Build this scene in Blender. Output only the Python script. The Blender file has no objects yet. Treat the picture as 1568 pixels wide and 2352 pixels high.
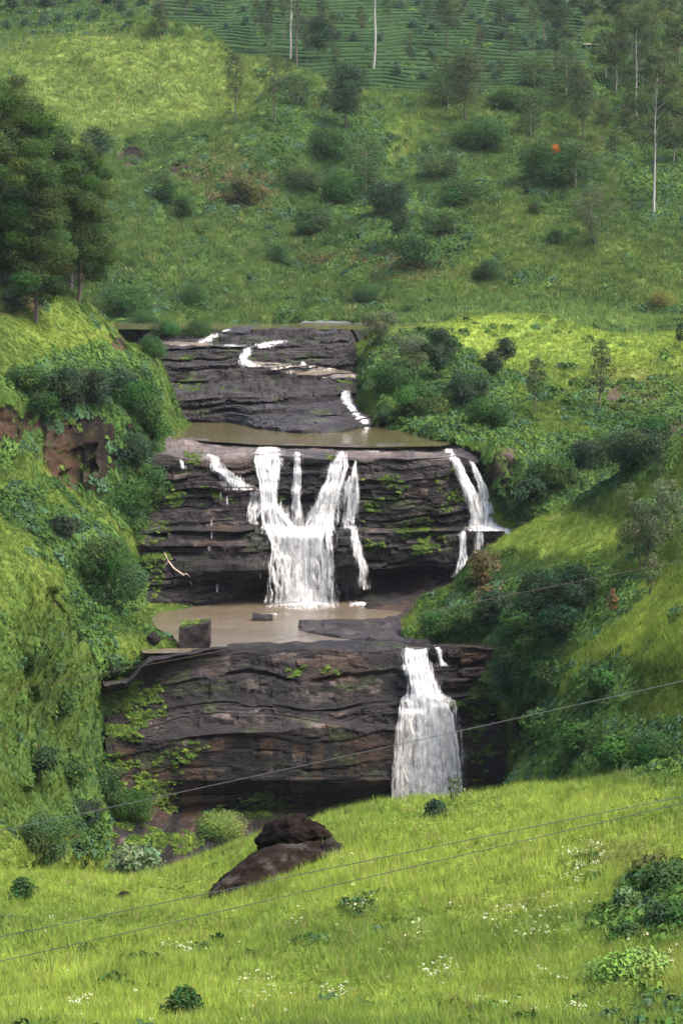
import bpy, bmesh, math
import numpy as np
from mathutils import Vector
R = math.radians
scene = bpy.context.scene
COL = scene.collection
rng = np.random.default_rng(7)

# ------------------------------------------------------------------ camera
PITCH = R(5.78)
FOC = 1176.0 / math.tan(R(13.0))          # survey units per radian: the survey frame is 1568 x 2352
cam = bpy.data.cameras.new('camera'); cam_o = bpy.data.objects.new('camera', cam); COL.objects.link(cam_o)
cam.sensor_fit = 'VERTICAL'; cam.angle_y = R(26.0); cam.clip_start = 0.5; cam.clip_end = 6000
cam_o.location = (0, 0, 0); cam_o.rotation_euler = (R(90) - PITCH, 0, 0)
scene.camera = cam_o
scene.render.resolution_x, scene.render.resolution_y = 682, 1024

# ------------------------------------------------------------------ daylight
SUN_EL, SUN_AZ = R(58), R(112)            # high veiled sun, over the right shoulder
world = bpy.data.worlds.new('World'); scene.world = world; world.use_nodes = True
nt = world.node_tree; bg = nt.nodes['Background']
sky = nt.nodes.new('ShaderNodeTexSky'); sky.sky_type = 'NISHITA'; sky.sun_disc = False
sky.sun_elevation = SUN_EL; sky.sun_rotation = SUN_AZ
sky.dust_density = 6.0; sky.air_density = 1.0; sky.ozone_density = 1.0
nt.links.new(sky.outputs[0], bg.inputs[0]); bg.inputs[1].default_value = 0.15
sun = bpy.data.lights.new('sun', 'SUN'); sun.energy = 1.5; sun.angle = R(36); sun.color = (1.0, 0.95, 0.86)
sun_o = bpy.data.objects.new('sun', sun); COL.objects.link(sun_o)
sd = Vector((math.sin(SUN_AZ) * math.cos(SUN_EL), math.cos(SUN_AZ) * math.cos(SUN_EL), math.sin(SUN_EL)))
sun_o.rotation_euler = sd.to_track_quat('Z', 'Y').to_euler()
vs = scene.view_settings; vs.view_transform = 'Standard'; vs.look = 'None'; vs.gamma = 1.0; vs.use_curve_mapping = False
vs.exposure = 2.4
cy = scene.cycles
cy.max_bounces = 5; cy.diffuse_bounces = 3; cy.glossy_bounces = 2; cy.transmission_bounces = 3
cy.transparent_max_bounces = 10; cy.volume_bounces = 0
cy.use_denoising = True; cy.denoiser = 'OPENIMAGEDENOISE'; cy.denoising_input_passes = 'RGB_ALBEDO_NORMAL'; cy.denoising_prefilter = 'ACCURATE'
cy.use_adaptive_sampling = False
cy.sample_clamp_indirect = 4.0

# ------------------------------------------------------------------ maths
def pt(px, row, Y):
    """point at depth Y (metres) seen at survey position px,row; Y < 0 means: at height z = Y"""
    px = np.asarray(px, float); row = np.asarray(row, float); Y = np.asarray(Y, float)
    u = (px - 784) / FOC; v = -(row - 1176) / FOC
    dy = math.cos(PITCH) + v * math.sin(PITCH); dz = -math.sin(PITCH) + v * math.cos(PITCH)
    t = np.where(Y > 0, Y / dy, Y / np.where(np.abs(dz) < 1e-6, -1e-6, dz))
    return np.stack([u * t, dy * t, dz * t], -1)

def proj(P):
    """survey position (px,row) and distance of world points"""
    f = P[..., 1] * math.cos(PITCH) - P[..., 2] * math.sin(PITCH)
    up = P[..., 1] * math.sin(PITCH) + P[..., 2] * math.cos(PITCH)
    f = np.maximum(f, 0.1)
    return 784 + FOC * P[..., 0] / f, 1176 - FOC * up / f, f

def h3(i, j, k, s=0):
    h = (i.astype(np.int64) * 374761393 + j.astype(np.int64) * 668265263 + k.astype(np.int64) * 2147483647 + s * 1274126177) & 0xFFFFFFFF
    h = ((h ^ (h >> 13)) * 1274126177) & 0xFFFFFFFF
    h = ((h ^ (h >> 16)) * 2246822519) & 0xFFFFFFFF
    return ((h ^ (h >> 15)) & 0xFFFFFF) / float(0xFFFFFF)

def vn(x, y, z, s=0):
    x, y, z = np.broadcast_arrays(np.asarray(x, float), np.asarray(y, float), np.asarray(z, float))
    i, j, k = np.floor(x), np.floor(y), np.floor(z)
    fx, fy, fz = x - i, y - j, z - k
    fx = fx * fx * (3 - 2 * fx); fy = fy * fy * (3 - 2 * fy); fz = fz * fz * (3 - 2 * fz)
    out = 0
    for a in (0, 1):
        for b in (0, 1):
            for c in (0, 1):
                w = (fx if a else 1 - fx) * (fy if b else 1 - fy) * (fz if c else 1 - fz)
                out = out + w * h3(i + a, j + b, k + c, s)
    return out

def fbm(x, y, z, o=4, s=0):
    t, a, n = 0, 0.5, 0
    for q in range(o):
        t = t + a * vn(x * 2 ** q + 17.3 * q, y * 2 ** q, z * 2 ** q, s + q); n += a; a *= 0.5
    return t / n

def pchip(xk, yk, x):
    """monotone cubic through the knots, along axis 0 of yk"""
    xk = np.asarray(xk, float); yk = np.asarray(yk, float); x = np.asarray(x, float)
    sh = (-1,) + (1,) * (yk.ndim - 1)
    h = np.diff(xk); d = np.diff(yk, axis=0) / h.reshape(sh)
    m = np.zeros_like(yk); m[0] = d[0]; m[-1] = d[-1]
    if len(xk) > 2:
        a, b = d[:-1], d[1:]
        ok = (a * b) > 0
        m[1:-1] = np.where(ok, 2 * a * b / np.where(ok, a + b, 1), 0)
    i = np.clip(np.searchsorted(xk, x, side='right') - 1, 0, len(xk) - 2)
    t = ((x - xk[i]) / h[i]).reshape(sh); hh = h[i].reshape(sh)
    t2, t3 = t * t, t * t * t
    return (2 * t3 - 3 * t2 + 1) * yk[i] + (t3 - 2 * t2 + t) * hh * m[i] + (3 * t2 - 2 * t3) * yk[i + 1] + (t3 - t2) * hh * m[i + 1]

def sstep(a, b, x):
    t = np.clip((x - a) / (b - a), 0, 1); return t * t * (3 - 2 * t)

# ------------------------------------------------------------------ meshes
def make_mesh(name, V, faces, mat=None, attrs=None, smooth=False):
    """faces: (n,k) int array of one polygon size"""
    me = bpy.data.meshes.new(name)
    V = np.ascontiguousarray(V, dtype=np.float32); F = np.ascontiguousarray(faces, dtype=np.int32)
    me.vertices.add(len(V)); me.vertices.foreach_set('co', V.ravel())
    n, k = F.shape
    me.loops.add(n * k); me.loops.foreach_set('vertex_index', F.ravel())
    me.polygons.add(n); me.polygons.foreach_set('loop_start', np.arange(0, n * k, k, dtype=np.int32))
    me.polygons.foreach_set('use_smooth', np.full(n, smooth, dtype=bool))
    me.update(calc_edges=True)
    for an, arr in (attrs or {}).items():
        arr = np.ascontiguousarray(arr, dtype=np.float32)
        if arr.ndim == 1:
            me.attributes.new(an, 'FLOAT', 'POINT').data.foreach_set('value', arr)
        else:
            me.attributes.new(an, 'FLOAT_VECTOR', 'POINT').data.foreach_set('vector', arr.ravel())
    if mat: me.materials.append(mat)
    return me

def link(name, me, parent=None, label=None, cat=None, group=None, kind=None, loc=None):
    o = bpy.data.objects.new(name, me); COL.objects.link(o)
    if parent: o.parent = parent
    if loc is not None: o.location = loc
    if label: o['label'] = label
    if cat: o['category'] = cat
    if group: o['group'] = group
    if kind: o['kind'] = kind
    return o

# ------------------------------------------------------------------ materials
def new_mat(name):
    m = bpy.data.materials.new(name); m.use_nodes = True
    t = m.node_tree; t.nodes.clear()
    out = t.nodes.new('ShaderNodeOutputMaterial')
    return m, t, out

def N(t, typ, **kw):
    n = t.nodes.new(typ)
    for k, v in kw.items():
        if k == 'inp':
            for kk, vv in v.items(): n.inputs[kk].default_value = vv
        else: setattr(n, k, v)
    return n

def foliage_mat(name, trans=0.3, soft=0.55, gloss=0.0):
    m, t, out = new_mat(name)
    a = N(t, 'ShaderNodeAttribute', attribute_name='col'); b = N(t, 'ShaderNodeAttribute', attribute_name='nrm')
    g = N(t, 'ShaderNodeNewGeometry')
    mx = N(t, 'ShaderNodeMix', data_type='VECTOR', inp={0: soft})
    t.links.new(g.outputs['Normal'], mx.inputs[4]); t.links.new(b.outputs['Vector'], mx.inputs[5])
    nn = N(t, 'ShaderNodeVectorMath', operation='NORMALIZE'); t.links.new(mx.outputs[1], nn.inputs[0])
    d = N(t, 'ShaderNodeBsdfDiffuse'); tr = N(t, 'ShaderNodeBsdfTranslucent')
    t.links.new(a.outputs['Color'], d.inputs[0]); t.links.new(nn.outputs[0], d.inputs['Normal'])
    t.links.new(a.outputs['Color'], tr.inputs[0])
    ms = N(t, 'ShaderNodeMixShader', inp={0: trans})
    t.links.new(d.outputs[0], ms.inputs[1]); t.links.new(tr.outputs[0], ms.inputs[2])
    last = ms
    if gloss > 0:
        gl = N(t, 'ShaderNodeBsdfGlossy', inp={'Roughness': 0.45}); m2 = N(t, 'ShaderNodeMixShader', inp={0: gloss})
        t.links.new(ms.outputs[0], m2.inputs[1]); t.links.new(gl.outputs[0], m2.inputs[2]); last = m2
    t.links.new(last.outputs[0], out.inputs[0])
    return m

def attr_mat(name, rough=0.8, spec=0.3, bump=0.0, bscale=3.0, vary=0.0, vscale=(1, 1, 1)):
    """base colour from the mesh's own 'col' layer, with procedural mottling and bump"""
    m, t, out = new_mat(name)
    a = N(t, 'ShaderNodeAttribute', attribute_name='col')
    p = N(t, 'ShaderNodeBsdfPrincipled', inp={'Roughness': rough, 'Specular IOR Level': spec})
    tc = N(t, 'ShaderNodeTexCoord'); src = a.outputs['Color']
    mp = N(t, 'ShaderNodeMapping'); mp.inputs['Scale'].default_value = vscale
    t.links.new(tc.outputs['Object'], mp.inputs[0])
    if vary:
        n = N(t, 'ShaderNodeTexNoise', inp={'Scale': bscale, 'Detail': 6.0, 'Roughness': 0.65})
        t.links.new(mp.outputs[0], n.inputs['Vector'])
        r = N(t, 'ShaderNodeMapRange', inp={1: 0.3, 2: 0.7, 3: 1 - vary, 4: 1 + vary}); t.links.new(n.outputs[0], r.inputs[0])
        v = N(t, 'ShaderNodeVectorMath', operation='SCALE'); t.links.new(src, v.inputs[0]); t.links.new(r.outputs[0], v.inputs['Scale'])
        src = v.outputs[0]
    t.links.new(src, p.inputs['Base Color'])
    if bump:
        n2 = N(t, 'ShaderNodeTexNoise', inp={'Scale': bscale * 1.7, 'Detail': 7.0, 'Roughness': 0.7})
        t.links.new(mp.outputs[0], n2.inputs['Vector'])
        b = N(t, 'ShaderNodeBump', inp={'Strength': 1.0, 'Distance': bump}); t.links.new(n2.outputs[0], b.inputs['Height'])
        t.links.new(b.outputs[0], p.inputs['Normal'])
    t.links.new(p.outputs[0], out.inputs[0])
    return m

M_GROUND = attr_mat('grassy_ground', 0.95, 0.05, 0.25, 0.6, 0.25)
M_GRASS = foliage_mat('grass_blades', 0.35, 0.62)
M_LEAF = foliage_mat('leaves', 0.25, 0.55)
M_SCRUB = foliage_mat('scrub_leaves', 0.22, 0.5)
M_GUM = foliage_mat('gum_leaves', 0.22, 0.62)
def block_cracks(m):
    """angular joint blocks in the stone: cracks in relief and a slight change of tone from block to block"""
    t = m.node_tree; p = next(n for n in t.nodes if n.type == 'BSDF_PRINCIPLED'); b = next(n for n in t.nodes if n.type == 'BUMP')
    tc = N(t, 'ShaderNodeTexCoord'); mp = N(t, 'ShaderNodeMapping'); mp.inputs['Scale'].default_value = (0.15, 0.15, 0.85); t.links.new(tc.outputs['Object'], mp.inputs[0])
    nz = N(t, 'ShaderNodeTexNoise', inp={'Scale': 0.8, 'Detail': 3.0}); t.links.new(tc.outputs['Object'], nz.inputs['Vector'])
    ad = N(t, 'ShaderNodeVectorMath', operation='MULTIPLY_ADD'); ad.inputs[1].default_value = (1.3, 1.3, 1.3); t.links.new(nz.outputs['Color'], ad.inputs[0]); t.links.new(mp.outputs[0], ad.inputs[2])
    v = N(t, 'ShaderNodeTexVoronoi', feature='DISTANCE_TO_EDGE'); v.inputs['Scale'].default_value = 1.0; t.links.new(ad.outputs[0], v.inputs['Vector'])
    v2 = N(t, 'ShaderNodeTexVoronoi', feature='F1'); v2.inputs['Scale'].default_value = 1.0; t.links.new(ad.outputs[0], v2.inputs['Vector'])
    r = N(t, 'ShaderNodeMapRange', inp={1: 0.0, 2: 0.06, 3: 0.0, 4: 0.7}); t.links.new(v.outputs['Distance'], r.inputs[0])
    sp = N(t, 'ShaderNodeSeparateColor'); t.links.new(v2.outputs['Color'], sp.inputs[0])
    h = N(t, 'ShaderNodeMath', operation='MULTIPLY_ADD'); h.inputs[1].default_value = 1.2; t.links.new(sp.outputs[0], h.inputs[0]); t.links.new(r.outputs[0], h.inputs[2])
    b2 = N(t, 'ShaderNodeBump', inp={'Strength': 0.9, 'Distance': 0.38}); t.links.new(h.outputs[0], b2.inputs['Height']); t.links.new(b.outputs[0], b2.inputs['Normal']); t.links.new(b2.outputs[0], p.inputs['Normal'])
    src = p.inputs['Base Color'].links[0].from_socket
    k = N(t, 'ShaderNodeMapRange', inp={1: 0.0, 2: 1.0, 3: 0.62, 4: 1.45}); t.links.new(sp.outputs[1], k.inputs[0])
    s = N(t, 'ShaderNodeVectorMath', operation='SCALE'); t.links.new(src, s.inputs[0]); t.links.new(k.outputs[0], s.inputs['Scale']); t.links.new(s.outputs[0], p.inputs['Base Color'])
M_ROCK = attr_mat('dark_gneiss', 0.72, 0.16, 0.30, 0.9, 0.50, (1, 1, 2.6))
block_cracks(M_ROCK)
M_BOULDER = attr_mat('weathered_boulder', 0.95, 0.04, 0.30, 2.4, 0.6)
M_BARK = attr_mat('bark', 0.9, 0.1, 0.03, 3.0, 0.3, (1, 1, 0.3))
# ------------------------------------------------------------------ terrain lofts
TERRAIN = []
class Loft:
    """a surface drawn through surveyed contour lines: each line is [(px,row,Y or -z), ...] or ('off',dy,dz) from its neighbour"""
    def __init__(s, x0, x1, nx, lines, seg, sharp=False):
        s.xs = np.linspace(x0, x1, nx)
        Ws = [None] * len(lines)
        for k, L in enumerate(lines):
            if L[0] != 'off':
                a = np.array(L, float)
                P = pt(a[:, 0], a[:, 1], a[:, 2])
                row = pchip(a[:, 0], a[:, 1], s.xs) if len(a) > 1 else np.full(nx, a[0, 1])
                Yc = pchip(a[:, 0], P[:, 1], s.xs) if len(a) > 1 else np.full(nx, a[0, 2])
                if (a[:, 2] < 0).all():
                    zc = pchip(a[:, 0], a[:, 2], s.xs)
                    Ws[k] = pt(s.xs, row, zc)
                else:
                    Ws[k] = pt(s.xs, row, Yc)
        first = next(k for k, w in enumerate(Ws) if w is not None)
        for k in list(range(first - 1, -1, -1)):
            Ws[k] = Ws[k + 1] + np.array([0, lines[k][1], lines[k][2]])
            Ws[k][:, 0] = Ws[k + 1][:, 0] * Ws[k][:, 1] / Ws[k + 1][:, 1]
        for k in range(first, len(lines)):
            if Ws[k] is None:
                Ws[k] = Ws[k - 1] + np.array([0, lines[k][1], lines[k][2]])
        W = np.stack(Ws)
        ks = [0.0]
        for k, n in enumerate(seg): ks += list(k + (np.arange(n) + 1) / n)
        ks = np.array(ks)
        kn = np.arange(len(lines))
        if sharp:
            i = np.clip(np.floor(ks).astype(int), 0, len(lines) - 2); f = (ks - i)[:, None, None]
            s.P = W[i] * (1 - f) + W[i + 1] * f
        else:
            s.P = pchip(kn, W, ks)
        s.k = ks
        s.col = None
    def normals(s):
        du = np.gradient(s.P, axis=1); dv = np.gradient(s.P, axis=0)
        n = np.cross(dv, du); n /= np.linalg.norm(n, axis=-1, keepdims=True) + 1e-9
        flip = (n[..., 2] < -0.2) | ((n[..., 2] < 0.2) & (n[..., 1] > 0))
        n[flip] *= -1
        s.Nn = n
        return n
    def build(s, name, mat, kind='structure', smooth=True, label=None, cat=None):
        nv, nx = s.P.shape[:2]
        idx = np.arange(nv * nx).reshape(nv, nx)
        F = np.stack([idx[1:, :-1], idx[1:, 1:], idx[:-1, 1:], idx[:-1, :-1]], -1).reshape(-1, 4)
        at = {'col': s.col.reshape(-1, 3)} if s.col is not None else None
        me = make_mesh(name, s.P.reshape(-1, 3), F, mat, at, smooth)
        s.obj = link(name, me, kind=kind, label=label, cat=cat)
        TERRAIN.append(s); s.name = name
        return s.obj

def roughen(L, amps, s=0):
    n = L.normals(); x, y, z = L.P[..., 0], L.P[..., 1], L.P[..., 2]
    d = 0
    for sc, a in amps: d = d + a * 2 * (fbm(x / sc, y / sc, z / sc, 3, s + int(sc * 7)) - 0.5)
    L.P = L.P + n * d[..., None]
    L.normals()

# ---- vegetation colour (plant albedo, with distance haze and crest light tinted in) ----
YEL = np.array([0.142, 0.192, 0.031]); MID = np.array([0.080, 0.124, 0.023]); DEEP = np.array([0.038, 0.070, 0.017])
SHRUB = np.array([0.013, 0.030, 0.009]); BLUEG = np.array([0.028, 0.056, 0.028]); BROWN = np.array([0.080, 0.064, 0.030])
SOIL = np.array([0.07, 0.040, 0.025])

def blob(px, row, zones):
    w = np.zeros_like(px)
    for (cx, cy_, rx, ry, a) in zones:
        d = ((px - cx) / rx) ** 2 + ((row - cy_) / ry) ** 2
        w = np.maximum(w, a * (1 - sstep(0.35, 1.25, d)))
    return w

MEADOW = [(280, 190, 380, 130, 1.0), (120, 330, 160, 60, .6), (560, 330, 120, 90, .5), (900, 330, 90, 90, .6), (960, 470, 120, 60, .45),
          (1400, 300, 100, 60, .45), (1180, 560, 220, 80, .4), (1420, 620, 180, 90, .6), (1480, 690, 160, 40, .4),
          (1200, 780, 330, 85, .66), (1480, 810, 200, 70, .66), (1330, 850, 260, 80, .55),
          (1250, 1230, 230, 60, 1.0), (1450, 1120, 120, 60, .6), (1480, 1430, 160, 110, 1.0), (1330, 1560, 90, 90, .6), (1200, 1320, 70, 50, .4),
          (100, 1130, 110, 80, .3), (60, 1330, 130, 90, .45), (140, 760, 90, 60, .3), (240, 800, 70, 60, .5), (60, 1600, 160, 120, .25),
          (300, 1500, 140, 40, .5), (280, 1640, 60, 60, .1),
          (784, 2000, 1100, 160, 1.0), (300, 2250, 700, 150, .8), (1100, 2250, 600, 150, .65), (1200, 1850, 400, 60, .9)]
SCRUB = [(215, 1740, 55, 150, .95), (330, 1900, 150, 110, 1.), (60, 1500, 90, 50, .55), (130, 1620, 110, 60, .6), (200, 1250, 80, 60, .7), (40, 1680, 100, 50, .6), (180, 1480, 90, 60, .5), (260, 1560, 120, 50, .7), (50, 1150, 60, 50, .35), (740, 330, 180, 90, .9), (810, 430, 170, 90, .9), (700, 460, 120, 60, .8), (900, 470, 110, 90, .8), (930, 570, 160, 60, .9),
         (850, 610, 220, 30, .6), (380, 470, 60, 40, .7), (310, 690, 90, 50, .9), (430, 705, 80, 25, .5), (1290, 400, 100, 70, .9), (1110, 320, 70, 40, .8),
         (1180, 235, 80, 35, .8), (1500, 330, 110, 190, .75), (1530, 180, 130, 170, .95), (1400, 140, 80, 90, .8), (100, 45, 240, 45, .9), (320, 28, 60, 22, .5),
         (430, 385, 90, 40, .7), (560, 440, 90, 60, .55), (660, 250, 80, 70, .6), (1010, 380, 80, 50, .8), (1020, 520, 70, 60, .7),
         (230, 880, 150, 90, 1.), (120, 900, 70, 70, 1.), (310, 900, 60, 70, 1.), (310, 1090, 80, 130, .95), (245, 1340, 100, 90, 1.), (120, 1200, 60, 40, .7),
         (320, 730, 60, 40, .8), (80, 1740, 100, 60, .9), (250, 1800, 120, 130, .7), (130, 1900, 130, 70, .8), (210, 1530, 130, 30, .6),
         (960, 850, 150, 90, .9), (1090, 900, 130, 75, .85), (1230, 900, 70, 40, .4), (1060, 980, 180, 45, .75), (1310, 1080, 130, 90, .95), (1440, 1040, 120, 70, .9),
         (1210, 1130, 90, 70, .8), (1400, 930, 120, 60, .6), (1500, 940, 100, 80, .5),
         (1260, 1400, 180, 90, 1.), (1110, 1430, 150, 60, .95), (1200, 1500, 100, 110, 1.), (1100, 1320, 50, 60, .9), (1390, 1360, 90, 50, .7),
         (1400, 1710, 200, 70, .85), (1260, 1700, 70, 100, .8), (1520, 1740, 140, 50, .8), (1390, 1570, 90, 50, .5),
         (1520, 2080, 100, 100, 1.), (1420, 2140, 70, 45, .8), (1330, 2010, 60, 40, .35), (830, 2090, 60, 30, .25), (700, 2180, 50, 30, .2)]
BRUSH = [(560, 440, 90, 60, .8), (480, 390, 90, 40, .5), (860, 600, 180, 25, .8), (1120, 1330, 40, 90, .7), (1440, 1980, 120, 40, .5), (1450, 900, 120, 60, .3), (1300, 340, 90, 40, .25), (960, 630, 120, 20, .6)]

def grass_col(P, px, row):
    x, y, z = P[..., 0], P[..., 1], P[..., 2]
    n1 = fbm(x / 46, y / 46, z / 46, 3, 3); n2 = fbm(x / 11, y / 11, z / 11, 3, 9); n3 = fbm(x / 3.1, y / 3.1, z / 3.1, 2, 14)
    m = blob(px, row, MEADOW) * np.where(y > 670, 1 - 0.9 * sstep(640, 720, row), 1.0)
    m = np.clip(m * 0.62 + 0.7 * (n1 - 0.5) + 0.7 * (n2 - 0.5) + 0.6 * (n3 - .5) + 0.34, 0, 1)[..., None]
    c = np.where(m < 0.5, DEEP + (MID - DEEP) * (m / 0.5), MID + (YEL - MID) * ((m - 0.5) / 0.5))
    n4 = (fbm(x / 0.8, y / 0.8, z / 0.8, 2, 15) - .5) * (1 - sstep(160, 220, y)); c = c * (1 + 0.9 * n4[..., None])
    c = c * (1 - (0.30 + 0.12 * sstep(0, -40, -np.abs(x + 80) + 60) * 0) * sstep(180, 260, y) * (1 - blob(px, row, [(1200, 770, 420, 90, 1.0), (1250, 1230, 250, 50, .7), (1480, 1430, 170, 100, .7), (60, 1290, 130, 50, .4)])))[..., None]  # hillside light in the colour: slopes darkened, crests and near ground left bright
    far = sstep(690, 760, y)                 # far bank darker, distance haze painted in as a blue tint, pale meadow grass only on the spur
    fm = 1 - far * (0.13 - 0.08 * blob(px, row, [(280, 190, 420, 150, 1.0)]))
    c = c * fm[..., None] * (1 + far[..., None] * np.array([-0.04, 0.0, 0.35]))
    b = np.clip(blob(px, row, BRUSH) * (n2 * 1.8 - 0.2) + np.clip(n3 - 0.66, 0, 1) * 1.2, 0, 0.85)[..., None]
    return c * (1 - b) + BROWN * b

# ---- far tea hill ----
TEA = Loft(-350, 1920, 240, [
    [(-350, -160, 1500), (1920, -160, 1480)], [(-350, 0, 1300), (1920, 0, 1290)], [(-350, 110, 1175), (1920, 110, 1165)],
    [(-350, 210, 1085), (1920, 210, 1075)], [(-350, 330, 1065), (1920, 330, 1050)]], [24, 24, 24, 12])
# ---- middle hillside ----
HILL = Loft(-350, 1920, 520, [
    ('off', 60, -40), ('off', 30, -14),
    [(-350, 190, 1050), (0, 140, 1060), (150, 100, 1070), (370, 42, 1080), (450, 55, 1078), (560, 95, 1060), (650, 130, 1052), (750, 160, 1047),
     (860, 190, 1043), (900, 207, 1040), (1050, 209, 1036), (1250, 196, 1040), (1300, 178, 1046), (1330, 152, 1052), (1375, 185, 1036), (1420, 218, 1022), (1568, 262, 1004), (1920, 300, 985)],
    [(-350, 330, 970), (0, 300, 985), (200, 270, 1000), (400, 240, 1012), (600, 250, 1000), (800, 300, 982), (1000, 300, 980), (1200, 290, 985), (1400, 310, 978), (1568, 360, 955), (1920, 380, 935)],
    [(-350, 450, 905), (0, 430, 915), (200, 395, 938), (400, 405, 938), (600, 430, 925), (750, 440, 938), (900, 450, 925), (1100, 430, 920), (1300, 430, 915), (1568, 470, 892), (1920, 480, 880)],
    [(-350, 600, 850), (0, 590, 855), (400, 590, 862), (700, 590, 870), (900, 590, 858), (1200, 590, 852), (1568, 600, 838), (1920, 600, 830)],
    [(-350, 690, 812), (400, 690, 814), (1000, 690, 815), (1920, 696, 808)],
    [(-350, 740, 772), (300, 741, 770), (700, 736, 778), (1000, 734, 778), (1100, 746, 752), (1200, 764, 712), (1350, 774, 700), (1568, 780, 690), (1920, 782, 690)],
    ('off', -14, -3.6)], [6, 6, 60, 90, 80, 60, 34, 8])
roughen(HILL, [(75, 8.0), (28, 4.6), (11, 2.2), (4.5, 0.8)], 2)
# ---- dome hill on the far bank of the falls ----
DOME = Loft(770, 1920, 330, [
    ('off', 60, -14), ('off', 26, -3.5),
    [(770, 806, 636), (830, 790, 640), (860, 768, 645), (960, 752, 650), (1040, 735, 655), (1130, 722, 660), (1200, 718, 662), (1270, 722, 660), (1330, 742, 650), (1380, 762, 640), (1440, 769, 636), (1568, 764, 635), (1920, 760, 630)],
    [(770, 838, 606), (860, 818, 612), (1000, 802, 622), (1200, 790, 632), (1400, 832, 612), (1568, 840, 606), (1920, 830, 600)],
    [(770, 880, 584), (830, 872, 590), (1000, 880, 587), (1200, 890, 587), (1400, 920, 572), (1568, 940, 562), (1920, 940, 550)],
    [(770, 938, 571), (850, 938, 568), (1000, 960, 556), (1200, 980, 546), (1400, 1010, 530), (1568, 1040, 517), (1920, 1040, 505)],
    [(770, 962, -36.0), (870, 972, -35.4), (960, 996, -35.3), (1050, 1018, -35.4), (1110, 1038, 494), (1180, 1056, 490), (1210, 1090, 488), (1300, 1150, 482), (1568, 1180, 466), (1920, 1180, 460)],
    [(770, 976, -39), (870, 986, -39), (960, 1012, -39), (1050, 1034, -40), (1120, 1100, 492), (1180, 1195, 486), (1240, 1232, 480), (1568, 1260, 455), (1920, 1260, 450)],
    ('off', -1, -26)], [6, 8, 40, 40, 50, 60, 30, 14])
_e = DOME.xs[None, :] + 40 * (fbm(DOME.P[..., 2] / 3, DOME.P[..., 1] / 14, DOME.k[:, None] * 0, 3, 18) - .5)
DOME.P[..., 2] -= (16 * (1 - sstep(795, 850, _e)) + 8 * (1 - sstep(820, 880, _e)) * sstep(4.0, 5.0, DOME.k)[:, None]) * sstep(2.0, 2.7, DOME.k)[:, None]
roughen(DOME, [(40, 2.2), (14, 1.2), (5, 0.45)], 5)
# ---- left bank ----
LEFT = Loft(-420, 430, 330, [
    ('off', 120, -46), ('off', 40, -14),
    [(-420, 560, 540), (0, 640, 540), (100, 650, 545), (180, 690, 548), (240, 735, 553), (300, 790, 560), (360, 806, 566), (430, 836, 572)],
    [(-420, 690, 500), (0, 705, 505), (90, 745, 510), (180, 800, 515), (250, 850, 520), (300, 872, 526), (360, 885, 532), (430, 906, 540)],
    [(-420, 900, 455), (0, 930, 462), (100, 952, 468), (200, 948, 476), (300, 962, 486), (345, 990, 494), (430, 1010, 503)],
    [(-420, 1040, 452), (0, 1050, 458), (60, 1042, 458), (120, 1110, 464), (200, 1140, 470), (260, 1140, 474), (340, 1110, 485), (430, 1110, 498)],
    [(-420, 1180, 430), (0, 1200, 436), (120, 1210, 444), (200, 1240, 452), (260, 1255, 460), (330, 1270, 480), (430, 1290, 500)],
    [(-420, 1380, 405), (0, 1380, 410), (150, 1380, 425), (230, 1390, 440), (300, 1395, 456), (360, 1430, -69), (430, 1450, -70)],
    [(-420, 1500, 385), (0, 1500, 392), (200, 1470, 405), (300, 1452, 417), (350, 1458, 420), (400, 1478, -67.5), (430, 1490, -69.5)],
    [(-420, 1580, 375), (0, 1570, 382), (200, 1530, 399), (260, 1525, 408), (330, 1520, 415), (430, 1540, 420)],
    [(-420, 1700, 360), (0, 1690, 365), (150, 1680, 380), (200, 1665, 398), (240, 1650, 418), (430, 1650, 428)],
    [(-420, 1850, 340), (0, 1830, 348), (150, 1820, 362), (200, 1800, 382), (245, 1790, 404), (330, 1790, 412), (430, 1790, 420)],
    [(-420, 2000, 310), (0, 1980, 318), (150, 1980, 330), (200, 1940, 356), (245, 1930, 386), (330, 1925, 398), (430, 1930, 406)],
    ('off', -40, -18)], [8, 10, 34, 50, 44, 30, 40, 34, 24, 34, 36, 36, 10])
_d = sstep(335, 425, LEFT.xs)[None, :]; LEFT.P[..., 2] -= 17 * _d * (1 - sstep(4.6, 5.6, LEFT.k))[:, None]; LEFT.P[..., 1] += 6 * _d * (1 - sstep(4.6, 5.6, LEFT.k))[:, None]
roughen(LEFT, [(30, 2.4), (11, 0.8), (4, 0.3)], 8)
SPUR = Loft(-420, 300, 240, [
    ('off', 40, -36), ('off', 12, -7),
    [(-420, 1140, 326), (0, 1235, 335), (60, 1275, 337), (105, 1320, 339), (150, 1400, 352), (180, 1450, 374), (240, 1600, 406), (300, 1760, 424)],
    [(-420, 1400, 306), (0, 1420, 318), (100, 1450, 332), (150, 1500, 354), (180, 1560, 374), (240, 1670, 404), (300, 1810, 415)],
    [(-420, 1620, 290), (0, 1620, 312), (100, 1660, 346), (180, 1740, 374), (240, 1800, 396), (300, 1860, 408)],
    [(-420, 1800, 276), (0, 1800, 305), (100, 1830, 338), (180, 1880, 358), (240, 1900, 382), (300, 1920, 400)],
    [(-420, 2000, 255), (0, 2000, 268), (150, 1990, 326), (300, 2000, 398)],
    ('off', -40, -20)], [8, 8, 40, 40, 40, 40, 12])
roughen(SPUR, [(24, 1.8), (8, 0.8), (3, 0.3)], 11)
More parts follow.
